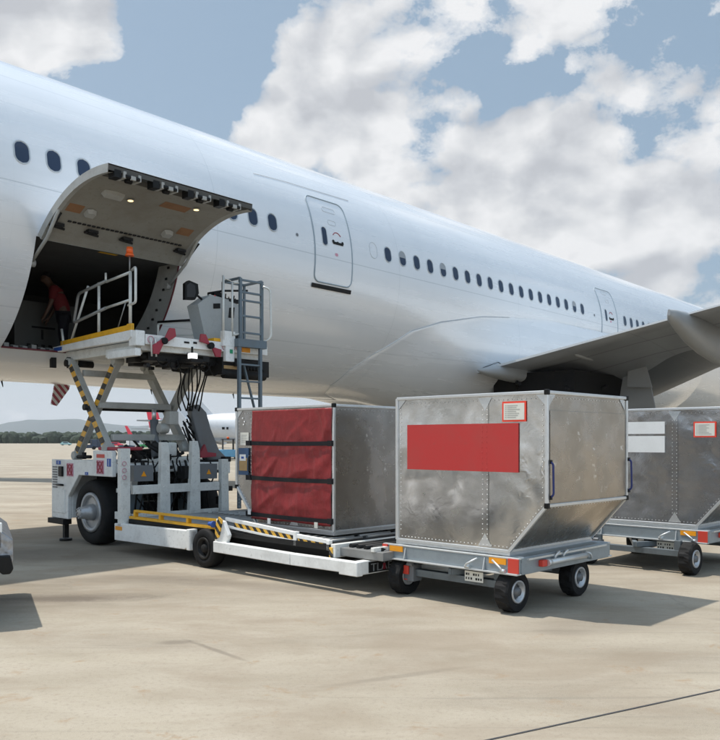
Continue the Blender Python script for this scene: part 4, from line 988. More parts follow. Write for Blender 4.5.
for a, k in ((0, .07), (1, .88)):
    u_.mi = 2 if a else 1; e_ = -.09 if a else -.13; u_.face([dpt(S0 + .02, a, -.02 if a else -.005), dpt(S1 - .02, a, -.02 if a else -.005), dpt(S1 - .02, a, e_), dpt(S0 + .02, a, e_)])
u_.mi = 2; u_.face([dpt(S0 + .1, .86, -.11), dpt(S1 - .1, .86, -.11), dpt(S1 - .1, .875, -.05), dpt(S0 + .1, .875, -.05)]); u_.face([dpt(S0 + .1, .875, -.05), dpt(S1 - .1, .875, -.05), dpt(S1 - .1, 1, -.02), dpt(S0 + .1, 1, -.02)])
u_.mi = 0; u_.face([dpt(S0 + .1, .0, -.12), dpt(S1 - .1, .0, -.12), dpt(S1 - .1, .07, -.11), dpt(S0 + .1, .07, -.11)])
u_.build('door_lining', ['doorlin', 'jamb', 'doorframe'], cd, recalc=False)
for s in (S0 + .32, S0 + .98, S0 + 1.62, S0 + 2.24):
    lt = M(); c_ = Vector(dpt(s, .975, -.08))
    lt.box(c_.x - .05, c_.x + .24, c_.y - .035, c_.y + .0, c_.z - .06, c_.z + .03); lt.box(c_.x - .05, c_.x - .0, c_.y - .07, c_.y + .12, c_.z - .08, c_.z + .02); lt.box(c_.x + .2, c_.x + .25, c_.y - .07, c_.y + .12, c_.z - .08, c_.z + .02); lt.mi = 1
    lt.box(c_.x - .20, c_.x - .08, c_.y - .06, c_.y + .1, c_.z - .10, c_.z + .03); lt.cyl((c_.x - .02, c_.y - .06, c_.z - .05), (c_.x + .22, c_.y - .06, c_.z - .05), .03, 10)
    lt.cyl((c_.x + .05, c_.y + .04, c_.z - .07), (c_.x + .15, c_.y + .04, c_.z - .07), .045, 10); lt.mi = 0; lt.box(c_.x + .06, c_.x + .14, c_.y - .1, c_.y - .06, c_.z - .09, c_.z - .03)
    lt.build('latch', ['lightgrey', 'black'], cd, .006)
for s, a in ((S0 + .95, .60), (S0 + 2.05, .72)):
    lp = M(); c_ = Vector(dpt(s, a, -.125)); lp.cyl(c_, c_ - Vector((0, 0, .012)), .042, 18); lp.build('door_lamp', 'lamp', cd)
    lp = M(); lp.cyl(c_ + Vector((0, 0, .01)), c_ - Vector((0, 0, .006)), .062, 18); lp.build('lamp_rim', 'jamb', cd)
for s, a, w, h in ((S0 + .62, .62, .36, .13), (S0 + .55, .33, .17, .14), (S0 + 2.05, .30, .18, .14)):
    fb_ = M(); c_ = Vector(dpt(s, a, -.11)); t_ = ch_
    q0 = [c_ + Vector((dx, 0, 0)) + t_ * dy for dx, dy in ((-w / 2, -h / 2), (w / 2, -h / 2), (w / 2, h / 2), (0, h * .72), (-w / 2, h / 2))]
    q1 = [c_ + Vector((dx, 0, 0)) * .8 + t_ * dy * .8 - un * .07 for dx, dy in ((-w / 2, -h / 2), (w / 2, -h / 2), (w / 2, h / 2), (0, h * .72), (-w / 2, h / 2))]
    fb_.face(q1); 
    for k in range(5): fb_.face([q0[k], q0[(k + 1) % 5], q1[(k + 1) % 5], q1[k]])
    fb_.build('pale_cover', 'lightgrey', cd)
MT['wood'] = paint('brown_patch', (.26, .13, .06), .6, 0, .3, (.1, .06, .03), 5)
pt_ = M()
for (s, a, w, h) in ((S0 + 1.72, .66, .52, .22), (S0 + .28, .34, .26, .2), (S0 + 2.35, .36, .28, .2)): pt_.face([dpt(s - w / 2, a - h / 4.4, -.113), dpt(s + w / 2, a - h / 4.4, -.113), dpt(s + w / 2, a + h / 4.4, -.113), dpt(s - w / 2, a + h / 4.4, -.113)])
islands(pt_, 'brown_patch', 'wood', cd)
ms = M()
for k in range(26):
    s = S0 + .3 + k * .085; c_ = Vector(dpt(s, .205, -.115)); ms.box(c_.x, c_.x + .05, c_.y - .02, c_.y + .02, c_.z - .02, c_.z)
for s in (S0 + .15, S0 + .75, S0 + 1.4, S0 + 2.5):
    c_ = Vector(dpt(s, .16, -.12)); ms.box(c_.x - .08, c_.x + .1, c_.y - .06, c_.y + .06, c_.z - .05, c_.z); ms.cyl((c_.x - .12, c_.y, c_.z - .05), (c_.x + .15, c_.y + .05, c_.z - .06), .022, 8)
    ms.tube([(c_.x - .1, c_.y + .05, c_.z - .04), (c_.x, c_.y - .1, c_.z - .08), (c_.x + .1, c_.y - .03, c_.z - .03)], .014, 6)
ms.build('door_mechanism', 'dark', cd)
yl = M(); yl.face([(S0 + 1.25, -2.60, -.735), (S0 + 1.6, -2.60, -.735), (S0 + 1.6, -2.50, -.735), (S0 + 1.25, -2.50, -.735)]); yl.build('yellow_placard', 'yellow', cd)
for s in (S0 + .05, S1 - .05):
    ar = M(); a0 = Vector(dpt(s, .30, -.12)); e0 = Vector(q4(s, -24, 2.74)); ar.tube([a0, a0.lerp(e0, .5) + Vector((0, -.08, -.03)), e0], .028, 8); ar.cyl(e0 - Vector((.06, 0, 0)), e0 + Vector((.06, 0, 0)), .06, 12)
    ar.mi = 1; ar.tube([a0 + Vector((.05, .03, -.05)), e0 + Vector((.05, .08, 0))], .018, 6); ar.build('hinge_arm', ['jamb', 'dark'], cd)
# wing
MT['wing'] = None
def wing_mat():
    m, nt, b = newmat('grey_wing_paint'); t = nt.nodes.new('ShaderNodeTexCoord'); sp = nt.nodes.new('ShaderNodeSeparateXYZ'); nt.links.new(t.outputs['Object'], sp.inputs[0]); x, y, z = sp.outputs
    n1 = noi(nt, t.outputs['Object'], .8, 6, .6)
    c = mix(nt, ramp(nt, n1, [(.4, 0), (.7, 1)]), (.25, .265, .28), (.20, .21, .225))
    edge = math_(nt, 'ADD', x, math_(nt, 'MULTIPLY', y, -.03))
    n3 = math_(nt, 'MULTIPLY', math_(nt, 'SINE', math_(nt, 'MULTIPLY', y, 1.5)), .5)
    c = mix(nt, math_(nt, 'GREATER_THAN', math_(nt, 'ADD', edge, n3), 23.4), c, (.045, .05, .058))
    for at in (20.75, 22.1):
        d = math_(nt, 'ABSOLUTE', math_(nt, 'SUBTRACT', math_(nt, 'ADD', x, math_(nt, 'MULTIPLY', y, .02)), at)); c = mix(nt, math_(nt, 'MULTIPLY', math_(nt, 'LESS_THAN', d, .025), .85), c, (.06, .06, .06))
    fy = math_(nt, 'FRACT', math_(nt, 'MULTIPLY', y, .29)); c = mix(nt, math_(nt, 'MULTIPLY', math_(nt, 'LESS_THAN', fy, .006), .5), c, (.1, .1, .1))
    nt.links.new(c, b.inputs['Base Color']); b.inputs['Roughness'].default_value = .38; return m
MT['wing'] = wing_mat()
secs = [(13.2, 19.5, 3.62, 30.0, 3.25, .115), (12.0, 19.5, 3.86, 29.3, 3.45, .11), (8.74, 19.5, 4.43, 27.54, 4.35, .10), (5.0, 19.3, 5.05, 25.4, 5.05, .10), (-2, 17.6, 5.9, 21.8, 5.85, .10), (-13.5, 13.6, 7.1, 16.0, 7.1, .09)]
prof = [(0, .004), (.1, .02), (.3, .035), (.5, .05), (.7, .055), (.85, .05), (.95, .032), (1, 0), (.97, -.028), (.9, -.042), (.75, -.056), (.6, -.055), (.4, -.035), (.2, -.012), (.1, -.006), (0, -.002)]
def wingmesh(sign):
    m = M(); rings = []
    for (n, te, zt, le, zl, tc) in secs:
        y = (n - DD) * sign; rings.append([m.bm.verts.new((te + (le - te) * u, y, zt + (zl - zt) * u - HF + v * (le - te) * tc / .1)) for u, v in prof])
    k = len(prof)
    for a, b_ in zip(rings, rings[1:]):
        for i in range(k):
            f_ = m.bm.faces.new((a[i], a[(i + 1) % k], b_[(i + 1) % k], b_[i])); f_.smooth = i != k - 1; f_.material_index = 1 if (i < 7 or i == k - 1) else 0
    for g_ in (rings[0][::-1], rings[-1]): m.bm.faces.new(g_)
    return m
MT['wingtop'] = paint('pale_wing_top', (.62, .64, .65), .35, 0, .1)
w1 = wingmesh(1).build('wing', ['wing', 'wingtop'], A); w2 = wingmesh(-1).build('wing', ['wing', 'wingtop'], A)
MT['pod'] = paint('pale_grey_fairing', (.30, .31, .315), .4, 0, .25, (.2, .2, .19), 1.2)
def canoe(n, stations, name='flap_track_fairing', zt_off=0):
    m = M(); rings = []; y0 = n - DD
    for (s, zb, zt, hw) in stations:
        cz = (zb + zt) / 2; hh = (zt - zb) / 2; rings.append([m.bm.verts.new((s, y0 + hw * math.copysign(abs(math.cos(a)) ** .8, math.cos(a)), cz - HF + hh * math.copysign(abs(math.sin(a)) ** .8, math.sin(a)))) for a in [2 * math.pi * k / 24 for k in range(24)]])
    for a, b_ in zip(rings, rings[1:]):
        for i in range(24):
            f_ = m.bm.faces.new((a[i], a[(i + 1) % 24], b_[(i + 1) % 24], b_[i])); f_.smooth = True
    for g_ in (rings[0][::-1], rings[-1]): m.bm.faces.new(g_)
    return m.build(name, 'pod', w1)
canoe(7.0, [(18.55, 4.62, 4.76, .03), (18.8, 4.48, 4.78, .14), (19.3, 4.30, 4.80, .19), (19.9, 4.10, 4.8, .23), (20.8, 3.90, 4.8, .25), (21.8, 3.76, 4.8, .26), (22.8, 3.74, 4.8, .26), (24, 3.88, 4.8, .23), (25.2, 4.2, 4.8, .18), (25.8, 4.5, 4.7, .05)])
canoe(5.6, [(19.2, 4.70, 4.95, .05), (19.5, 4.45, 5.0, .25), (20.2, 4.28, 5.05, .38), (21.2, 4.32, 5.05, .38), (22, 4.6, 5.0, .3), (22.4, 4.8, 5.0, .1)], 'flap_hinge_fairing')
canoe(12.15, [(18.6, 3.66, 3.70, .03), (19.1, 3.56, 3.80, .18), (19.8, 3.50, 3.90, .30), (20.8, 3.44, 3.95, .36), (22.5, 3.4, 3.9, .36), (24.5, 3.4, 3.8, .2)])
canoe(10.2, [(20.2, 4.14, 4.2, .02), (20.5, 4.04, 4.22, .08), (21.1, 4.0, 4.3, .1), (21.9, 4.0, 4.3, .08), (22.2, 4.1, 4.2, .02)], 'small_fairing')
MT['void'] = paint('wheel_well_shade', (.012, .012, .013), .7, .1, .3, (.04, .035, .03), 4)
vb = M(); vb.box(20.6, 25.6, 10.35 - DD, 12.9 - DD, 2.95 - HF, 3.72 - HF)  # solid near-black box: the open bay's shade is put into its colour
for k in range(30):
    x = random.uniform(20.2, 22.5); y = random.uniform(10.4, 12.6) - DD; z = random.uniform(3.0, 3.7) - HF; vb.cyl((x, y, z), (x + random.uniform(-.2, .6), y + random.uniform(-.5, .5), z + random.uniform(-.2, .3)), random.uniform(.02, .06), 8)
vb.build('wheel_well', 'void', A)
def gy(n): return n - DD
gd = M(); gd.prism([(gy(10.42), 2.66 - HF), (gy(10.16), 4.15 - HF), (gy(9.72), 4.22 - HF), (gy(9.40), 3.40 - HF), (gy(9.27), 2.75 - HF), (gy(9.35), 2.2 - HF), (gy(10.3), 2.1 - HF)], 'x', 23.5, 23.56); gd.build('gear_door', 'pod', A, .01)
gd = M(); gd.prism([(gy(9.95), 3.36 - HF), (gy(9.90), 4.1 - HF), (gy(9.45), 4.2 - HF), (gy(9.20), 3.30 - HF)], 'x', 23.1, 23.15); gd.build('gear_door', 'pod', A, .01)
lgm = M(); lgm.cyl((24.2, gy(10.0), 3.9 - HF), (24.2, gy(10.0), .75 - HF), .17, 16); lgm.cyl((23.4, gy(10.0), .7 - HF), (25.0, gy(10.0), .7 - HF), .12, 12); lgm.cyl((24.2, gy(10.0), 2.2 - HF), (24.6, gy(12), 3.6 - HF), .09, 12)
lg_ = lgm.build('landing_gear', 'pod', A)
for s in (23.4, 25.0):
    for dy, a_ in ((-.42, -1), (.42, 1)): wheel(lg_, (s, gy(10.0) + dy, .68 - HF), (0, a_, 0), .68, .42, .3, lugs=False) if False else None
for s in (23.4, 25.0):
    for dy in (-.42, .42):
        t_ = M(); t_.lathe([(.28, -.18), (.5, -.21), (.66, -.16), (.68, 0), (.66, .16), (.5, .21), (.28, .18)], (s, gy(10.0) + dy, .68 - HF), (0, 1, 0), 28); t_.build('gear_wheel', 'rubber', lg_)
# engine (outside the frame on the right, still part of the aircraft)
en = M(); en.lathe([(.75, -2.6), (1.0, -1.8), (1.35, -.5), (1.42, .8), (1.36, 1.6), (1.22, 1.85), (1.12, 1.6), (1.1, .9)], (27.6, gy(5.9), 3.0 - HF), (1, 0, 0), 36); en.build('engine', 'fus', A)
py_ = M(); py_.prism([(25, 4.1 - HF), (28.4, 3.9 - HF), (27.5, 5.0 - HF), (24, 5.0 - HF)], 'y', gy(5.9) - .15, gy(5.9) + .15); py_.build('engine_pylon', 'pod', A)
# striped drain mast under the belly and tiny blade aerials
fn = M(); 
fn.prism([(8.86, 3.06 - HF), (9.20, 2.98 - HF), (9.18, 2.90 - HF), (8.90, 2.53 - HF), (8.77, 2.56 - HF)], 'y', 1.15, 1.19) ; fn.build('striped_blade_aerial', 'fin', A, .004)
for s in (7.25, 12.95, 10.6):
    q = M(); q.cyl((s, .2, -2.84), (s + .03, .2, -2.97), .02, 8, .008); q.build('drain_mast', 'dark', A)
# tail surfaces far out of frame, for the light and for other views
tf = M(); tf.prism([(-14, 2.2), (-24, 3.2), (-27.5, 11), (-23, 11)], 'y', -.18, .18); tf.build('tail_fin', 'fus', A, .05)
for sg in (1, -1):
    hs_ = M(); hs_.prism([(-17, sg * 1.0), (-23.5, sg * .8), (-25, sg * 9), (-22.5, sg * 9)], 'z', 1.7, 1.9); hs_.build('tailplane', 'wing', A, .03)
# ------------------------------------------------------------------ person and box in the hold
def aw(s, nl, z): v = Vector((s, nl, z)); return A_M @ v
A_M = Matrix.Translation((-.751 * DD, .66 * DD, HF)) @ Matrix.Rotation(AR, 4, 'Z')
MT['skin'] = paint('skin', (.13, .07, .045), .5, 0, .05)
MT['shirt'] = paint('red_shirt', (.17, .012, .015), .8, 0, .1)
MT['trousers'] = paint('black_trousers', (.015, .015, .02), .85, 0, .1)
MT['hair'] = paint('black_hair', (.01, .009, .008), .6, 0, .05)
def skinmesh(name, verts, edges, mat, parent, root=0, sub=2):
    me = bpy.data.meshes.new(name); me.from_pydata([v[:3] for v in verts], edges, []); o = bpy.data.objects.new(name, me); C.objects.link(o)
    if parent: o.parent = parent
    o.modifiers.new('skin', 'SKIN').use_smooth_shade = True
    for i, v in enumerate(verts):
        d = me.skin_vertices[0].data[i]; r = v[3]; d.radius = r if isinstance(r, tuple) else (r, r); d.use_root = i == root
    sb = o.modifiers.new('sub', 'SUBSURF'); sb.levels = sb.render_levels = sub
    me.materials.append(MT[mat]); return o
pw = aw(8.32, -.2, zf + .01)
# figure faces local +x, stands at the origin, leaning and looking down
P = thing('person', pw, math.atan2(-.2, -1) , 'person in red shirt and black trousers bending forward inside the dark cargo hold', 'person')
bv = [(0, 0, .93, .13), (.05, 0, 1.10, .13), (.14, 0, 1.28, .15), (.20, 0, 1.40, .10), (.26, 0, 1.47, .055), (.32, 0, 1.53, .085), (.36, 0, 1.60, .10), (.37, 0, 1.66, .075)]
be_ = [(i, i + 1) for i in range(7)]
def addchain(pts, root):
    b0 = len(bv)
    for k, p_ in enumerate(pts): bv.append(p_); be_.append((root if k == 0 else b0 + k - 1, b0 + k))
    return b0 + len(pts) - 1
for sg in (-1, 1):
    e = addchain([(.17, sg * .17, 1.36, .06), (.20, sg * .24, 1.10, .047), (.30, sg * .22, .88, .036), (.34, sg * .21, .82, (.022, .038)), (.36, sg * .205, .77, (.02, .036))], 3)
    for j_, (dy, ln) in enumerate(((-.03, .060), (-.01, .072), (.01, .068), (.03, .052))): addchain([(.37, sg * .205 + dy, .75, .010), (.38, sg * .205 + dy, .75 - ln * .5, .009), (.37, sg * .205 + dy, .75 - ln, .008)], e)
    addchain([(.38, sg * .205 - sg * .035, .80, .011), (.41, sg * .205 - sg * .05, .765, .010)], e - 1)
    addchain([(0, sg * .09, .86, .095), (.03, sg * .10, .48, .062), (-.04, sg * .10, .09, .045), (.10, sg * .11, .035, .035), (.17, sg * .11, .03, .028)], 0)
addchain([(.455, 0, 1.555, .02)], 5)
skinmesh('body', bv, be_, 'skin', P)
sv = [(0, 0, .86, .165), (.05, 0, 1.06, .16), (.14, 0, 1.28, .17), (.19, 0, 1.38, .13), (.24, 0, 1.44, .075)]; se_ = [(0, 1), (1, 2), (2, 3), (3, 4)]
for sg in (-1, 1):
    b0 = len(sv); sv += [(.17, sg * .17, 1.36, .085), (.19, sg * .22, 1.20, .075), (.20, sg * .24, 1.13, .07)]; se_ += [(3, b0), (b0, b0 + 1), (b0 + 1, b0 + 2)]
skinmesh('shirt', sv, se_, 'shirt', P)
sv = [(0, 0, .93, .145)]; se_ = []
for sg in (-1, 1):
    b0 = len(sv); sv += [(0, sg * .09, .84, .11), (.03, sg * .10, .48, .082), (-.04, sg * .10, .10, .07)]; se_ += [(0, b0), (b0, b0 + 1), (b0 + 1, b0 + 2)]
skinmesh('trousers', sv, se_, 'trousers', P)
skinmesh('hair', [(.27, 0, 1.58, .07), (.33, 0, 1.66, .095), (.39, 0, 1.69, .07)], [(0, 1), (1, 2)], 'hair', P)
skinmesh('shoe', [(-.06, -.1, .05, .05), (.08, -.11, .045, .045), (.18, -.11, .04, .035)], [(0, 1), (1, 2)], 'black', P); skinmesh('shoe', [(-.06, .1, .05, .05), (.08, .11, .045, .045), (.18, .11, .04, .035)], [(0, 1), (1, 2)], 'black', P)
MT['holdbox'] = paint('pale_hold_container', (.11, .11, .10), .55, .1, .3)
hb = M(); w0 = 0
hb.box(-.55, .75, -.6, .6, 0, 1.15); hb.mi = 1
hb.box(-.2, .3, -.608, -.6, .62, .66); hb.box(.0, .05, -.608, -.6, .4, .6); hb.box(.35, .5, -.608, -.6, .75, .85)
for k in range(5): hb.box(-.3 + k * .15, -.22 + k * .15, -.608, -.6, .15, .3)
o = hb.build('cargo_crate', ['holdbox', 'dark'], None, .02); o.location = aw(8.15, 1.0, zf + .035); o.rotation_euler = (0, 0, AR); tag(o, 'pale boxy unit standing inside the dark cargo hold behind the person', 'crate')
# ------------------------------------------------------------------ trailer at the left edge
T = thing('equipment_trailer', (-3.36, 7.95, 0), R(25), 'grey steel trailer end with black rubber buffer poking in at the left edge', 'trailer')
MT['speck'] = alu('speckled_steel', (.36, .37, .39), .4, .4, 7, .6, .6)
q = M(); q.prism([(-.0, .62), (-.06, .55), (-5.5, .55), (-5.5, .92), (-.12, .92), (0, .82)], 'y', 0, 1.9); q.build('frame', 'speck', T, .012)
q = M(); q.box(-5.5, -.16, -.02, 1.92, .93, .99); q.box(-.22, -.10, .0, .06, .74, .99); q.build('white_rim', 'white', T, .01)
q = M(); q.tube([(-.2 + .03 * math.cos(a * .7854), .02, 1.03 + .04 * math.sin(a * .7854)) for a in range(8)], .012, 6, True); q.build('lashing_ring', 'galvlight', T)
q = M(); q.prism([(-.03, .68), (-.14, .68), (-.16, .56), (-.10, .50), (-.03, .50), (.0, .55)], 'y', -.08, -.0); q.build('rubber_buffer', 'black', T, .015)
for x in (-1.6, -4.6):
    for y, a_ in ((.2, -1), (1.7, 1)): wheel(T, (x, y, .28), (0, a_, 0), .28, .2, .16, lugs=False)
G = thing('added_shadow_load', (-3.36, 7.95, .995), R(25), 'unseen grey load added on the steel trailer past the left edge to enlarge its shadow', 'shadow caster')  # unseen load, added so the trailer throws a larger shadow into view
q = M(); q.grid(lambda u, v: (-.42 - .03 * v - 2.0 * u, .15, v * .62), [0, 1], [0, 1]) if False else q.box(-2.6, -.42, .15, 1.75, .0, .12); q.build('shadow_load_base', 'brown', G)
q = M(); q.prism([(-2.55, .125), (-.48, .125), (-.50, .60), (-.62, .70), (-2.40, .72), (-2.55, .6)], 'y', .2, 1.7); q.build('shadow_load_top', 'greypipe', G, .05)
# ------------------------------------------------------------------ background
def at(px, Y, z=0): return ((px - 360) / 820 * Y, Y, z)
MT['dwhite'] = paint('distant_white', (.62, .63, .64), .4, 0, .1)
MT['dred'] = paint('distant_red', (.62, .02, .05), .45, 0, .08)
def jet(loc, rz, label, tail, length=37, r=2.0, low=1.9):
    t = thing('distant_airliner', loc, rz, label, 'airplane', None)
    f = M(); L2 = length / 2
    prof_ = [(-L2, .15, 1.0), (-L2 + 3, .7, .8), (-L2 + 8, 1.6, .3), (-L2 + 12, r, 0), (L2 - 6, r, 0), (L2 - 3, r * .85, -.15), (L2 - 1, r * .5, -.4), (L2, .08, -.55)]
    rings = [[f.bm.verts.new((x, rr * math.cos(a), low + r + dz + rr * math.sin(a))) for a in [2 * math.pi * k / 28 for k in range(28)]] for x, rr, dz in prof_]
    for a, b_ in zip(rings, rings[1:]):
        for i in range(28): q = f.bm.faces.new((a[i], a[(i + 1) % 28], b_[(i + 1) % 28], b_[i])); q.smooth = True
    f.build('fuselage', 'dwhite', t)
    zt = low + r
    q = M(); q.prism([(-L2 + 7.5, zt + r * .6), (-L2 + .8, zt + 1.3), (-L2 - 1.0, zt + 7.6), (-L2 + 1.6, zt + 7.6)], 'y', -.15, .15); q.build('tail_fin', tail, t)
    for sg in (1, -1):
        q = M(); q.prism([(3, sg * 1.6), (-4, sg * 1.6), (-6.5, sg * 16), (-4.8, sg * 16)], 'z', zt - 1.2, zt - .9); q.build('wing', 'pod', t)
        q = M(); q.prism([(-5.0, zt - .9), (-6.5, zt - .9), (-8.0, zt + 1.5), (-7.2, zt + 1.5)], 'y', sg * 16 - .08, sg * 16 + .08); q.build('winglet', tail, t)
        q = M(); q.prism([(-L2 + 4, sg * .6), (-L2 + 1, sg * .6), (-L2, sg * 5.5), (-L2 + 1.3, sg * 5.5)], 'z', zt + .9, zt + 1.05); q.build('tailplane', 'pod', t)
        q = M(); q.lathe([(.6, -1.8), (.95, 0), (1.0, 1.0), (.9, 1.5)], (2.6, sg * 5.4, zt - 2.1), (1, 0, 0), 20); q.build('engine', 'dwhite', t)
        q = M(); q.cyl((-1.5, sg * 2.6, .5), (-1.5, sg * 2.6, zt - 1), .18, 8); q.lathe([(.3, -.3), (.55, -.2), (.55, .2), (.3, .3)], (-1.5, sg * 2.6, .55), (0, 1, 0), 16); q.build('landing_gear', 'dark', t)
    q = M(); q.cyl((L2 - 5, 0, .4), (L2 - 5, 0, zt - 1.5), .14, 8); q.lathe([(.2, -.2), (.4, -.15), (.4, .15), (.2, .2)], (L2 - 5, 0, .4), (0, 1, 0), 16); q.build('nose_gear', 'dark', t)
    return t, zt
j1, zt = jet((-40.6, 205, 0), R(-35), 'distant airliner with tall red tail fin and red wingtip, seen through the loader scissor legs', 'dred')
j2, zt2 = jet((-8.5, 92, 0), R(-4), 'white parked airliner seen between the loader and the curtained container', 'dwhite', 30, 2.0, 1.0)
q = M()
for i, (x, w) in enumerate(((-6.6, .3), (-6.1, .22), (-4.9, .3), (-4.4, .3), (-3.9, .3), (-3.3, .25), (-2.8, .3))):
    q.mi = 0 if i < 2 else 1; q.box(x, x + w, -2.035, -1.99, zt2 + .05, zt2 + .32)
q.build('fuselage_lettering', ['dark', 'dred'], j2)
def vehicle(px, Y, label, body, kind='tug', rz=0.0, s=1.0):
    t = thing({'tug': 'baggage_tug', 'van': 'service_van', 'car': 'service_car'}[kind], at(px, Y), rz, label, {'tug': 'tug', 'van': 'van', 'car': 'car'}[kind], 'service vehicles far across the apron')
    b_ = M()
    if kind == 'tug': b_.prism([(-1.4, .3), (1.4, .3), (1.4, .9), (.5, 1.0), (.4, 1.0), (-1.4, 1.0)], 'y', -.7, .7)
    elif kind == 'van': b_.prism([(-2.4, .35), (2.4, .35), (2.4, 1.1), (1.8, 1.25), (1.2, 2.1), (-2.4, 2.1)], 'y', -.9, .9)
    else: b_.prism([(-2.1, .3), (2.1, .3), (2.1, .75), (1.2, .9), (.6, 1.4), (-1.3, 1.4), (-1.9, .9), (-2.1, .8)], 'y', -.85, .85)
    b_.build('body', body, t, .06)
    g_ = M()
    if kind == 'tug':
        g_.box(-.5, -.45, -.65, .65, 1.0, 1.9); g_.box(.45, .5, -.65, .65, 1.0, 1.9); g_.box(-.6, .6, -.7, .7, 1.9, 1.96); g_.build('canopy', 'dark', t)
        g_ = M(); g_.cyl((0, 0, 1.96), (0, 0, 2.16), .12, 10); g_.build('beacon', 'beacon', t)
    else:
        y_ = .905 if kind == 'van' else .855; z0, z1 = (1.25, 1.85) if kind == 'van' else (.92, 1.3)
        g_.box(-.9, .9, -y_, y_, z0, z1); g_.build('side_windows', 'glass', t)
    xw = 1.4 if kind == 'van' else (.95 if kind == 'tug' else 1.3)
    for x in (-xw, xw):
        for y, a_ in ((-.72, -1), (.72, 1)):
            w = M(); w.lathe([(.15, -.12), (.33, -.12), (.35, 0), (.33, .12), (.15, .12)], (x, y, .35), (0, 1, 0), 16); w.build('wheel', 'rubber', t)
MT['dgreen'] = paint('distant_green', (.03, .28, .09), .5); MT['dblue'] = paint('distant_blue', (.12, .32, .48), .5); MT['dnavy'] = paint('distant_navy', (.03, .05, .09), .5); MT['teal'] = paint('distant_teal', (.35, .55, .55), .5)
vehicle(66, 330, 'tiny pale car far left on the apron before the tree line', 'teal', 'car', .1)
vehicle(89, 170, 'dark tug beyond the striped scissor leg on the apron', 'dnavy', 'tug', .4)
vehicle(101, 175, 'dark service van parked behind the striped scissor legs', 'dnavy', 'van', 1.2)
vehicle(116, 260, 'small red car far behind the loader', 'dred', 'car', -.2)
vehicle(127, 150, 'navy tug with orange beacon behind the loader body', 'dnavy', 'tug', .3)
vehicle(135, 240, 'white service van far behind the crossed grey scissor legs', 'dwhite', 'van', .8)
vehicle(146, 190, 'green tug behind the electrical box of the loader', 'dgreen', 'tug', .5)
vehicle(172, 210, 'white car behind the loader posts', 'dwhite', 'car', .2)
vehicle(187, 230, 'green service van behind the right loader posts', 'dgreen', 'van', 1.3)
vehicle(199, 120, 'grey tug beside the cable chute', 'grey', 'tug', .2)
vehicle(228, 75, 'light blue tug between loader and curtained container', 'dblue', 'tug', .25)
# tree line
def trees_mat():
    m, nt, b = newmat('far_woodland'); co = objco(nt)
    nt.links.new(ramp(nt, noi(nt, co, .35, 8, .7), [(.35, (.012, .025, .014)), (.7, (.05, .075, .035))]), b.inputs['Base Color']); b.inputs['Roughness'].default_value = .8
    bump(nt, b, noi(nt, co, 1.2, 6, .7), 1, 1.0); return m
tm = M()
for k in range(1050):
    x = random.uniform(-420, 260); y = 600 + random.uniform(-18, 50) + abs(x) * .02; h = random.uniform(5.2, 8.6) + 1.3 * noise.noise(Vector((x * .02, 0, 0))); r = random.uniform(2.2, 4.2)
    c = Vector((x, y, h - r * .9)); sd = random.random() * 99
    n0 = len(tm.bm.verts); res = bmesh.ops.create_icosphere(tm.bm, subdivisions=2, radius=1)
    for v in res['verts']:
        d = v.co.normalized(); q = 1 + .35 * noise.noise(d * 1.9 + Vector((sd, 0, 0))) + .22 * noise.noise(d * 5 + Vector((0, sd, 0)))
        v.co = c + Vector((d.x * r * q, d.y * r * q, d.z * r * q * (1.0 if d.z > 0 else 1.9)))
o = tm.build('tree_line', trees_mat()); tag(o, kind='stuff'); o['label'] = 'dark green belt of woodland along the far edge of the apron'
# hills
def hills_mat():
    m, nt, b = newmat('wooded_hills'); co = objco(nt)
    nt.links.new(ramp(nt, noi(nt, co, .004, 6, .6), [(.4, (.03, .05, .05)), (.7, (.055, .075, .075))]), b.inputs['Base Color']); b.inputs['Roughness'].default_value = .9; return m
hm = M()
def hf(x, y):
    px = 360 + 820 * x / 7000
    t = (y - 6000) / 2200
    env = math.sin(max(0, min(1, t)) * math.pi) ** .8
    ridge = 115 + 75 * math.exp(-((px - 72) / 34) ** 2) + 45 * math.exp(-((px - 30) / 22) ** 2) + 35 * math.exp(-((px - 215) / 70) ** 2) + 55 * math.exp(-((px - 560) / 120) ** 2) + 38 * noise.noise(Vector((x * .0022, y * .001, 2))) + 16 * noise.noise(Vector((x * .009, y * .004, 5)))
    return env * max(8, ridge) - 2
hm.grid(lambda u, v: (u, v, hf(u, v)), [-5200 + i * 60 for i in range(170)], [6000 + i * 110 for i in range(21)])
tag(hm.build('hills', hills_mat()), kind='structure')
# haze
hz = M(); hz.box(-8400, 8400, -900, 8800, -1, 320)
hm_ = bpy.data.materials.new('thin_haze'); hm_.use_nodes = True; nt = hm_.node_tree; nt.nodes.remove(nt.nodes['Principled BSDF'])
pv_ = nt.nodes.new('ShaderNodeVolumePrincipled'); pv_.inputs['Color'].default_value = (.93, .965, 1.0, 1); pv_.inputs['Density'].default_value = .0001; pv_.inputs['Anisotropy'].default_value = .3
nt.links.new(pv_.outputs[0], nt.nodes['Material Output'].inputs['Volume'])
o = hz.build('haze', hm_); tag(o, 'thin pale haze filling the air over the airfield', kind='stuff')
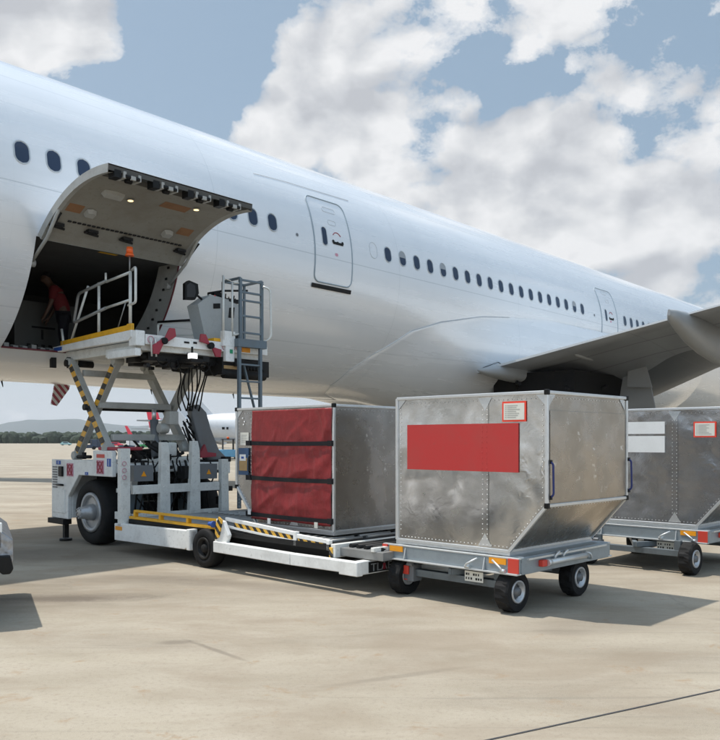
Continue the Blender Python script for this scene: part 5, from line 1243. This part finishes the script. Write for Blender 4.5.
# ------------------------------------------------------------------ light and sky
tosun = Vector((-.40, .13, 1)).normalized()
el = math.asin(tosun.z); az = math.atan2(tosun.x, tosun.y)
sun = bpy.data.lights.new('sun', 'SUN'); sun.energy = 4.0; sun.angle = R(.9); sun.color = (1, .95, .87)
so = bpy.data.objects.new('sun', sun); C.objects.link(so); so.rotation_euler = tosun.to_track_quat('Z', 'Y').to_euler()
W = bpy.data.worlds.new('World'); bpy.context.scene.world = W; W.use_nodes = True; nt = W.node_tree
bg = nt.nodes['Background']; bg.inputs['Strength'].default_value = .125
sk = nt.nodes.new('ShaderNodeTexSky'); sk.sky_type = 'NISHITA'; sk.sun_disc = False; sk.sun_elevation = el; sk.sun_rotation = az % (2 * math.pi); sk.dust_density = 2.2; sk.air_density = 1.0; sk.altitude = 0
tc = nt.nodes.new('ShaderNodeTexCoord'); sp = nt.nodes.new('ShaderNodeSeparateXYZ'); nt.links.new(tc.outputs['Generated'], sp.inputs[0])
zz = math_(nt, 'ADD', math_(nt, 'MAXIMUM', sp.outputs[2], 0), .22)
cx = math_(nt, 'DIVIDE', sp.outputs[0], zz); cy = math_(nt, 'DIVIDE', sp.outputs[1], zz)
cb = nt.nodes.new('ShaderNodeCombineXYZ'); nt.links.new(cx, cb.inputs[0]); nt.links.new(cy, cb.inputs[1])
def cmap(loc, sc, rz=0):
    m = nt.nodes.new('ShaderNodeMapping'); m.inputs['Location'].default_value = loc; m.inputs['Scale'].default_value = sc; m.inputs['Rotation'].default_value = (0, 0, rz); nt.links.new(cb.outputs[0], m.inputs[0]); return m.outputs[0]
def gmap(loc, sc):
    m = nt.nodes.new('ShaderNodeMapping'); m.inputs['Location'].default_value = loc; m.inputs['Scale'].default_value = sc; nt.links.new(tc.outputs['Generated'], m.inputs[0]); return m.outputs[0]
def billow(loc, sc=4.2):
    wn = nt.nodes.new('ShaderNodeTexNoise'); wn.inputs['Scale'].default_value = 5; wn.inputs['Detail'].default_value = 3; wn.inputs['Roughness'].default_value = .6; g0 = gmap(loc, (1, 1, 1.5)); nt.links.new(g0, wn.inputs['Vector'])
    ws = nt.nodes.new('ShaderNodeVectorMath'); ws.operation = 'MULTIPLY_ADD'; nt.links.new(wn.outputs['Color'], ws.inputs[0]); ws.inputs[1].default_value = (.16, .16, .16); nt.links.new(g0, ws.inputs[2])
    v = nt.nodes.new('ShaderNodeTexVoronoi'); v.feature = 'F1'; v.inputs['Scale'].default_value = sc; v.inputs['Detail'].default_value = 2; v.inputs['Roughness'].default_value = .5; v.inputs['Lacunarity'].default_value = 2.2
    nt.links.new(ws.outputs[0], v.inputs['Vector']); return math_(nt, 'SUBTRACT', 1.0, v.outputs['Distance'])
bl0 = billow((.3, .9, 0)); bl1 = billow((.318, .9, -.03))
det = noi(nt, gmap((.3, .9, 0), (1, 1, 1.5)), 4.5, 10, .55, .2); det2 = noi(nt, gmap((.32, .9, -.03), (1, 1, 1.5)), 4.5, 10, .55, .2); fin = noi(nt, gmap((2, 1, 3), (1, 1, 1.4)), 16, 9, .72, .15)
dens = math_(nt, 'ADD', math_(nt, 'ADD', math_(nt, 'MULTIPLY', det, .62), math_(nt, 'MULTIPLY', bl0, .42)), math_(nt, 'MULTIPLY', fin, .34))
# broad openings in the cloud deck, placed by direction in the sky
def blob(dx, dy, dz, wide, k):
    v = nt.nodes.new('ShaderNodeVectorMath'); v.operation = 'DOT_PRODUCT'; v.inputs[1].default_value = Vector((dx, dy, dz)).normalized(); nt.links.new(tc.outputs['Generated'], v.inputs[0])
    a = nt.nodes.new('ShaderNodeMapRange'); a.inputs['From Min'].default_value = math.cos(R(wide)); a.inputs['From Max'].default_value = 1; a.inputs['To Min'].default_value = 0; a.inputs['To Max'].default_value = k; nt.links.new(v.outputs['Value'], a.inputs['Value']); return a.outputs[0]
def pdir(px, py): return ((px - 360) / 820, 1, (441 - py) / 820)
for px, py, w, k in ((190, 60, 6, -.26), (110, 120, 6, -.2), (240, 25, 4, -.14), (300, 70, 5, .10), (250, 120, 5, .10), (360, 150, 9, .10), (640, 165, 5, -.11), (420, 130, 3, -.10), (480, 60, 24, .13), (50, 30, 6, .20), (570, 220, 9, .16), (700, 210, 5, .10), (650, 40, 10, .13), (690, 235, 6, .12), (330, 30, 5, .08), (620, 125, 2.5, -.06), (690, 300, 3, -.1), (120, 45, 3, .08)):
    dens = math_(nt, 'ADD', dens, blob(*pdir(px, py), w, k))
mask = ramp(nt, dens, [(.662, 0), (.690, .55), (.745, 1)])
relief = math_(nt, 'ADD', math_(nt, 'MULTIPLY', math_(nt, 'SUBTRACT', det, det2), 2.0), math_(nt, 'MULTIPLY', math_(nt, 'SUBTRACT', bl0, bl1), 1.5))
soft = noi(nt, gmap((1.3, .2, .7), (1, 1, 1.6)), 3.2, 5, .55)
sv_ = math_(nt, 'SUBTRACT', math_(nt, 'ADD', math_(nt, 'MULTIPLY', soft, .45), math_(nt, 'MULTIPLY', dens, .45)), relief)
sv_ = math_(nt, 'ADD', sv_, math_(nt, 'MULTIPLY', math_(nt, 'SUBTRACT', fin, .5), .6))
shade = ramp(nt, sv_, [(.28, (6.6, 6.65, 6.75)), (.52, (5.7, 5.8, 5.95)), (.75, (4.8, 4.95, 5.2)), (1.0, (4.0, 4.15, 4.45))])
hs = nt.nodes.new('ShaderNodeHueSaturation'); hs.inputs['Saturation'].default_value = .72; nt.links.new(sk.outputs[0], hs.inputs['Color'])
skm = mix(nt, .6, hs.outputs[0], (2.1, 3.2, 4.25))
colr = mix(nt, mask, skm, shade)
low = ramp(nt, sp.outputs[2], [(0, 1), (.16, 0)])
colr = mix(nt, math_(nt, 'MULTIPLY', low, .8), colr, (6.3, 6.55, 6.9))
# sky gain added overhead and behind the camera to fill the shaded sides
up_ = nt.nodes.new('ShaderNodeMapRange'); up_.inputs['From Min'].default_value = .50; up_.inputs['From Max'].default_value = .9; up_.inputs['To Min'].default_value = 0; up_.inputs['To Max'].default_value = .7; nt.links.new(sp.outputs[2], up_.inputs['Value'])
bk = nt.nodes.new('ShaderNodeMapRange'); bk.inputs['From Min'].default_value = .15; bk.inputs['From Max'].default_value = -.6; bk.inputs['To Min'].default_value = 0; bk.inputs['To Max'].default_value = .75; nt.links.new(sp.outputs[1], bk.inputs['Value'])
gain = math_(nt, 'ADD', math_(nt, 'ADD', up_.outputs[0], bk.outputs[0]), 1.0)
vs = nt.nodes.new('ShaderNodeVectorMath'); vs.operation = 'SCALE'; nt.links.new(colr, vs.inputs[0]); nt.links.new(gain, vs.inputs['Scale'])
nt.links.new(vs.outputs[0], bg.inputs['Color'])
# ------------------------------------------------------------------ camera
cam = bpy.data.cameras.new('camera'); co_ = bpy.data.objects.new('camera', cam); C.objects.link(co_); co_.location = (0, 0, 1.78); co_.rotation_euler = (R(90), 0, 0)
cam.sensor_fit = 'HORIZONTAL'; cam.sensor_width = 36; cam.lens = 820 / 720 * 36; cam.shift_y = 71 / 720; cam.clip_end = 20000; cam.clip_start = .05
sc_ = bpy.context.scene; sc_.camera = co_
sc_.view_settings.view_transform = 'Standard'; sc_.view_settings.look = 'None'; sc_.view_settings.exposure = .10; sc_.view_settings.gamma = 1
sc_.view_settings.use_curve_mapping = False
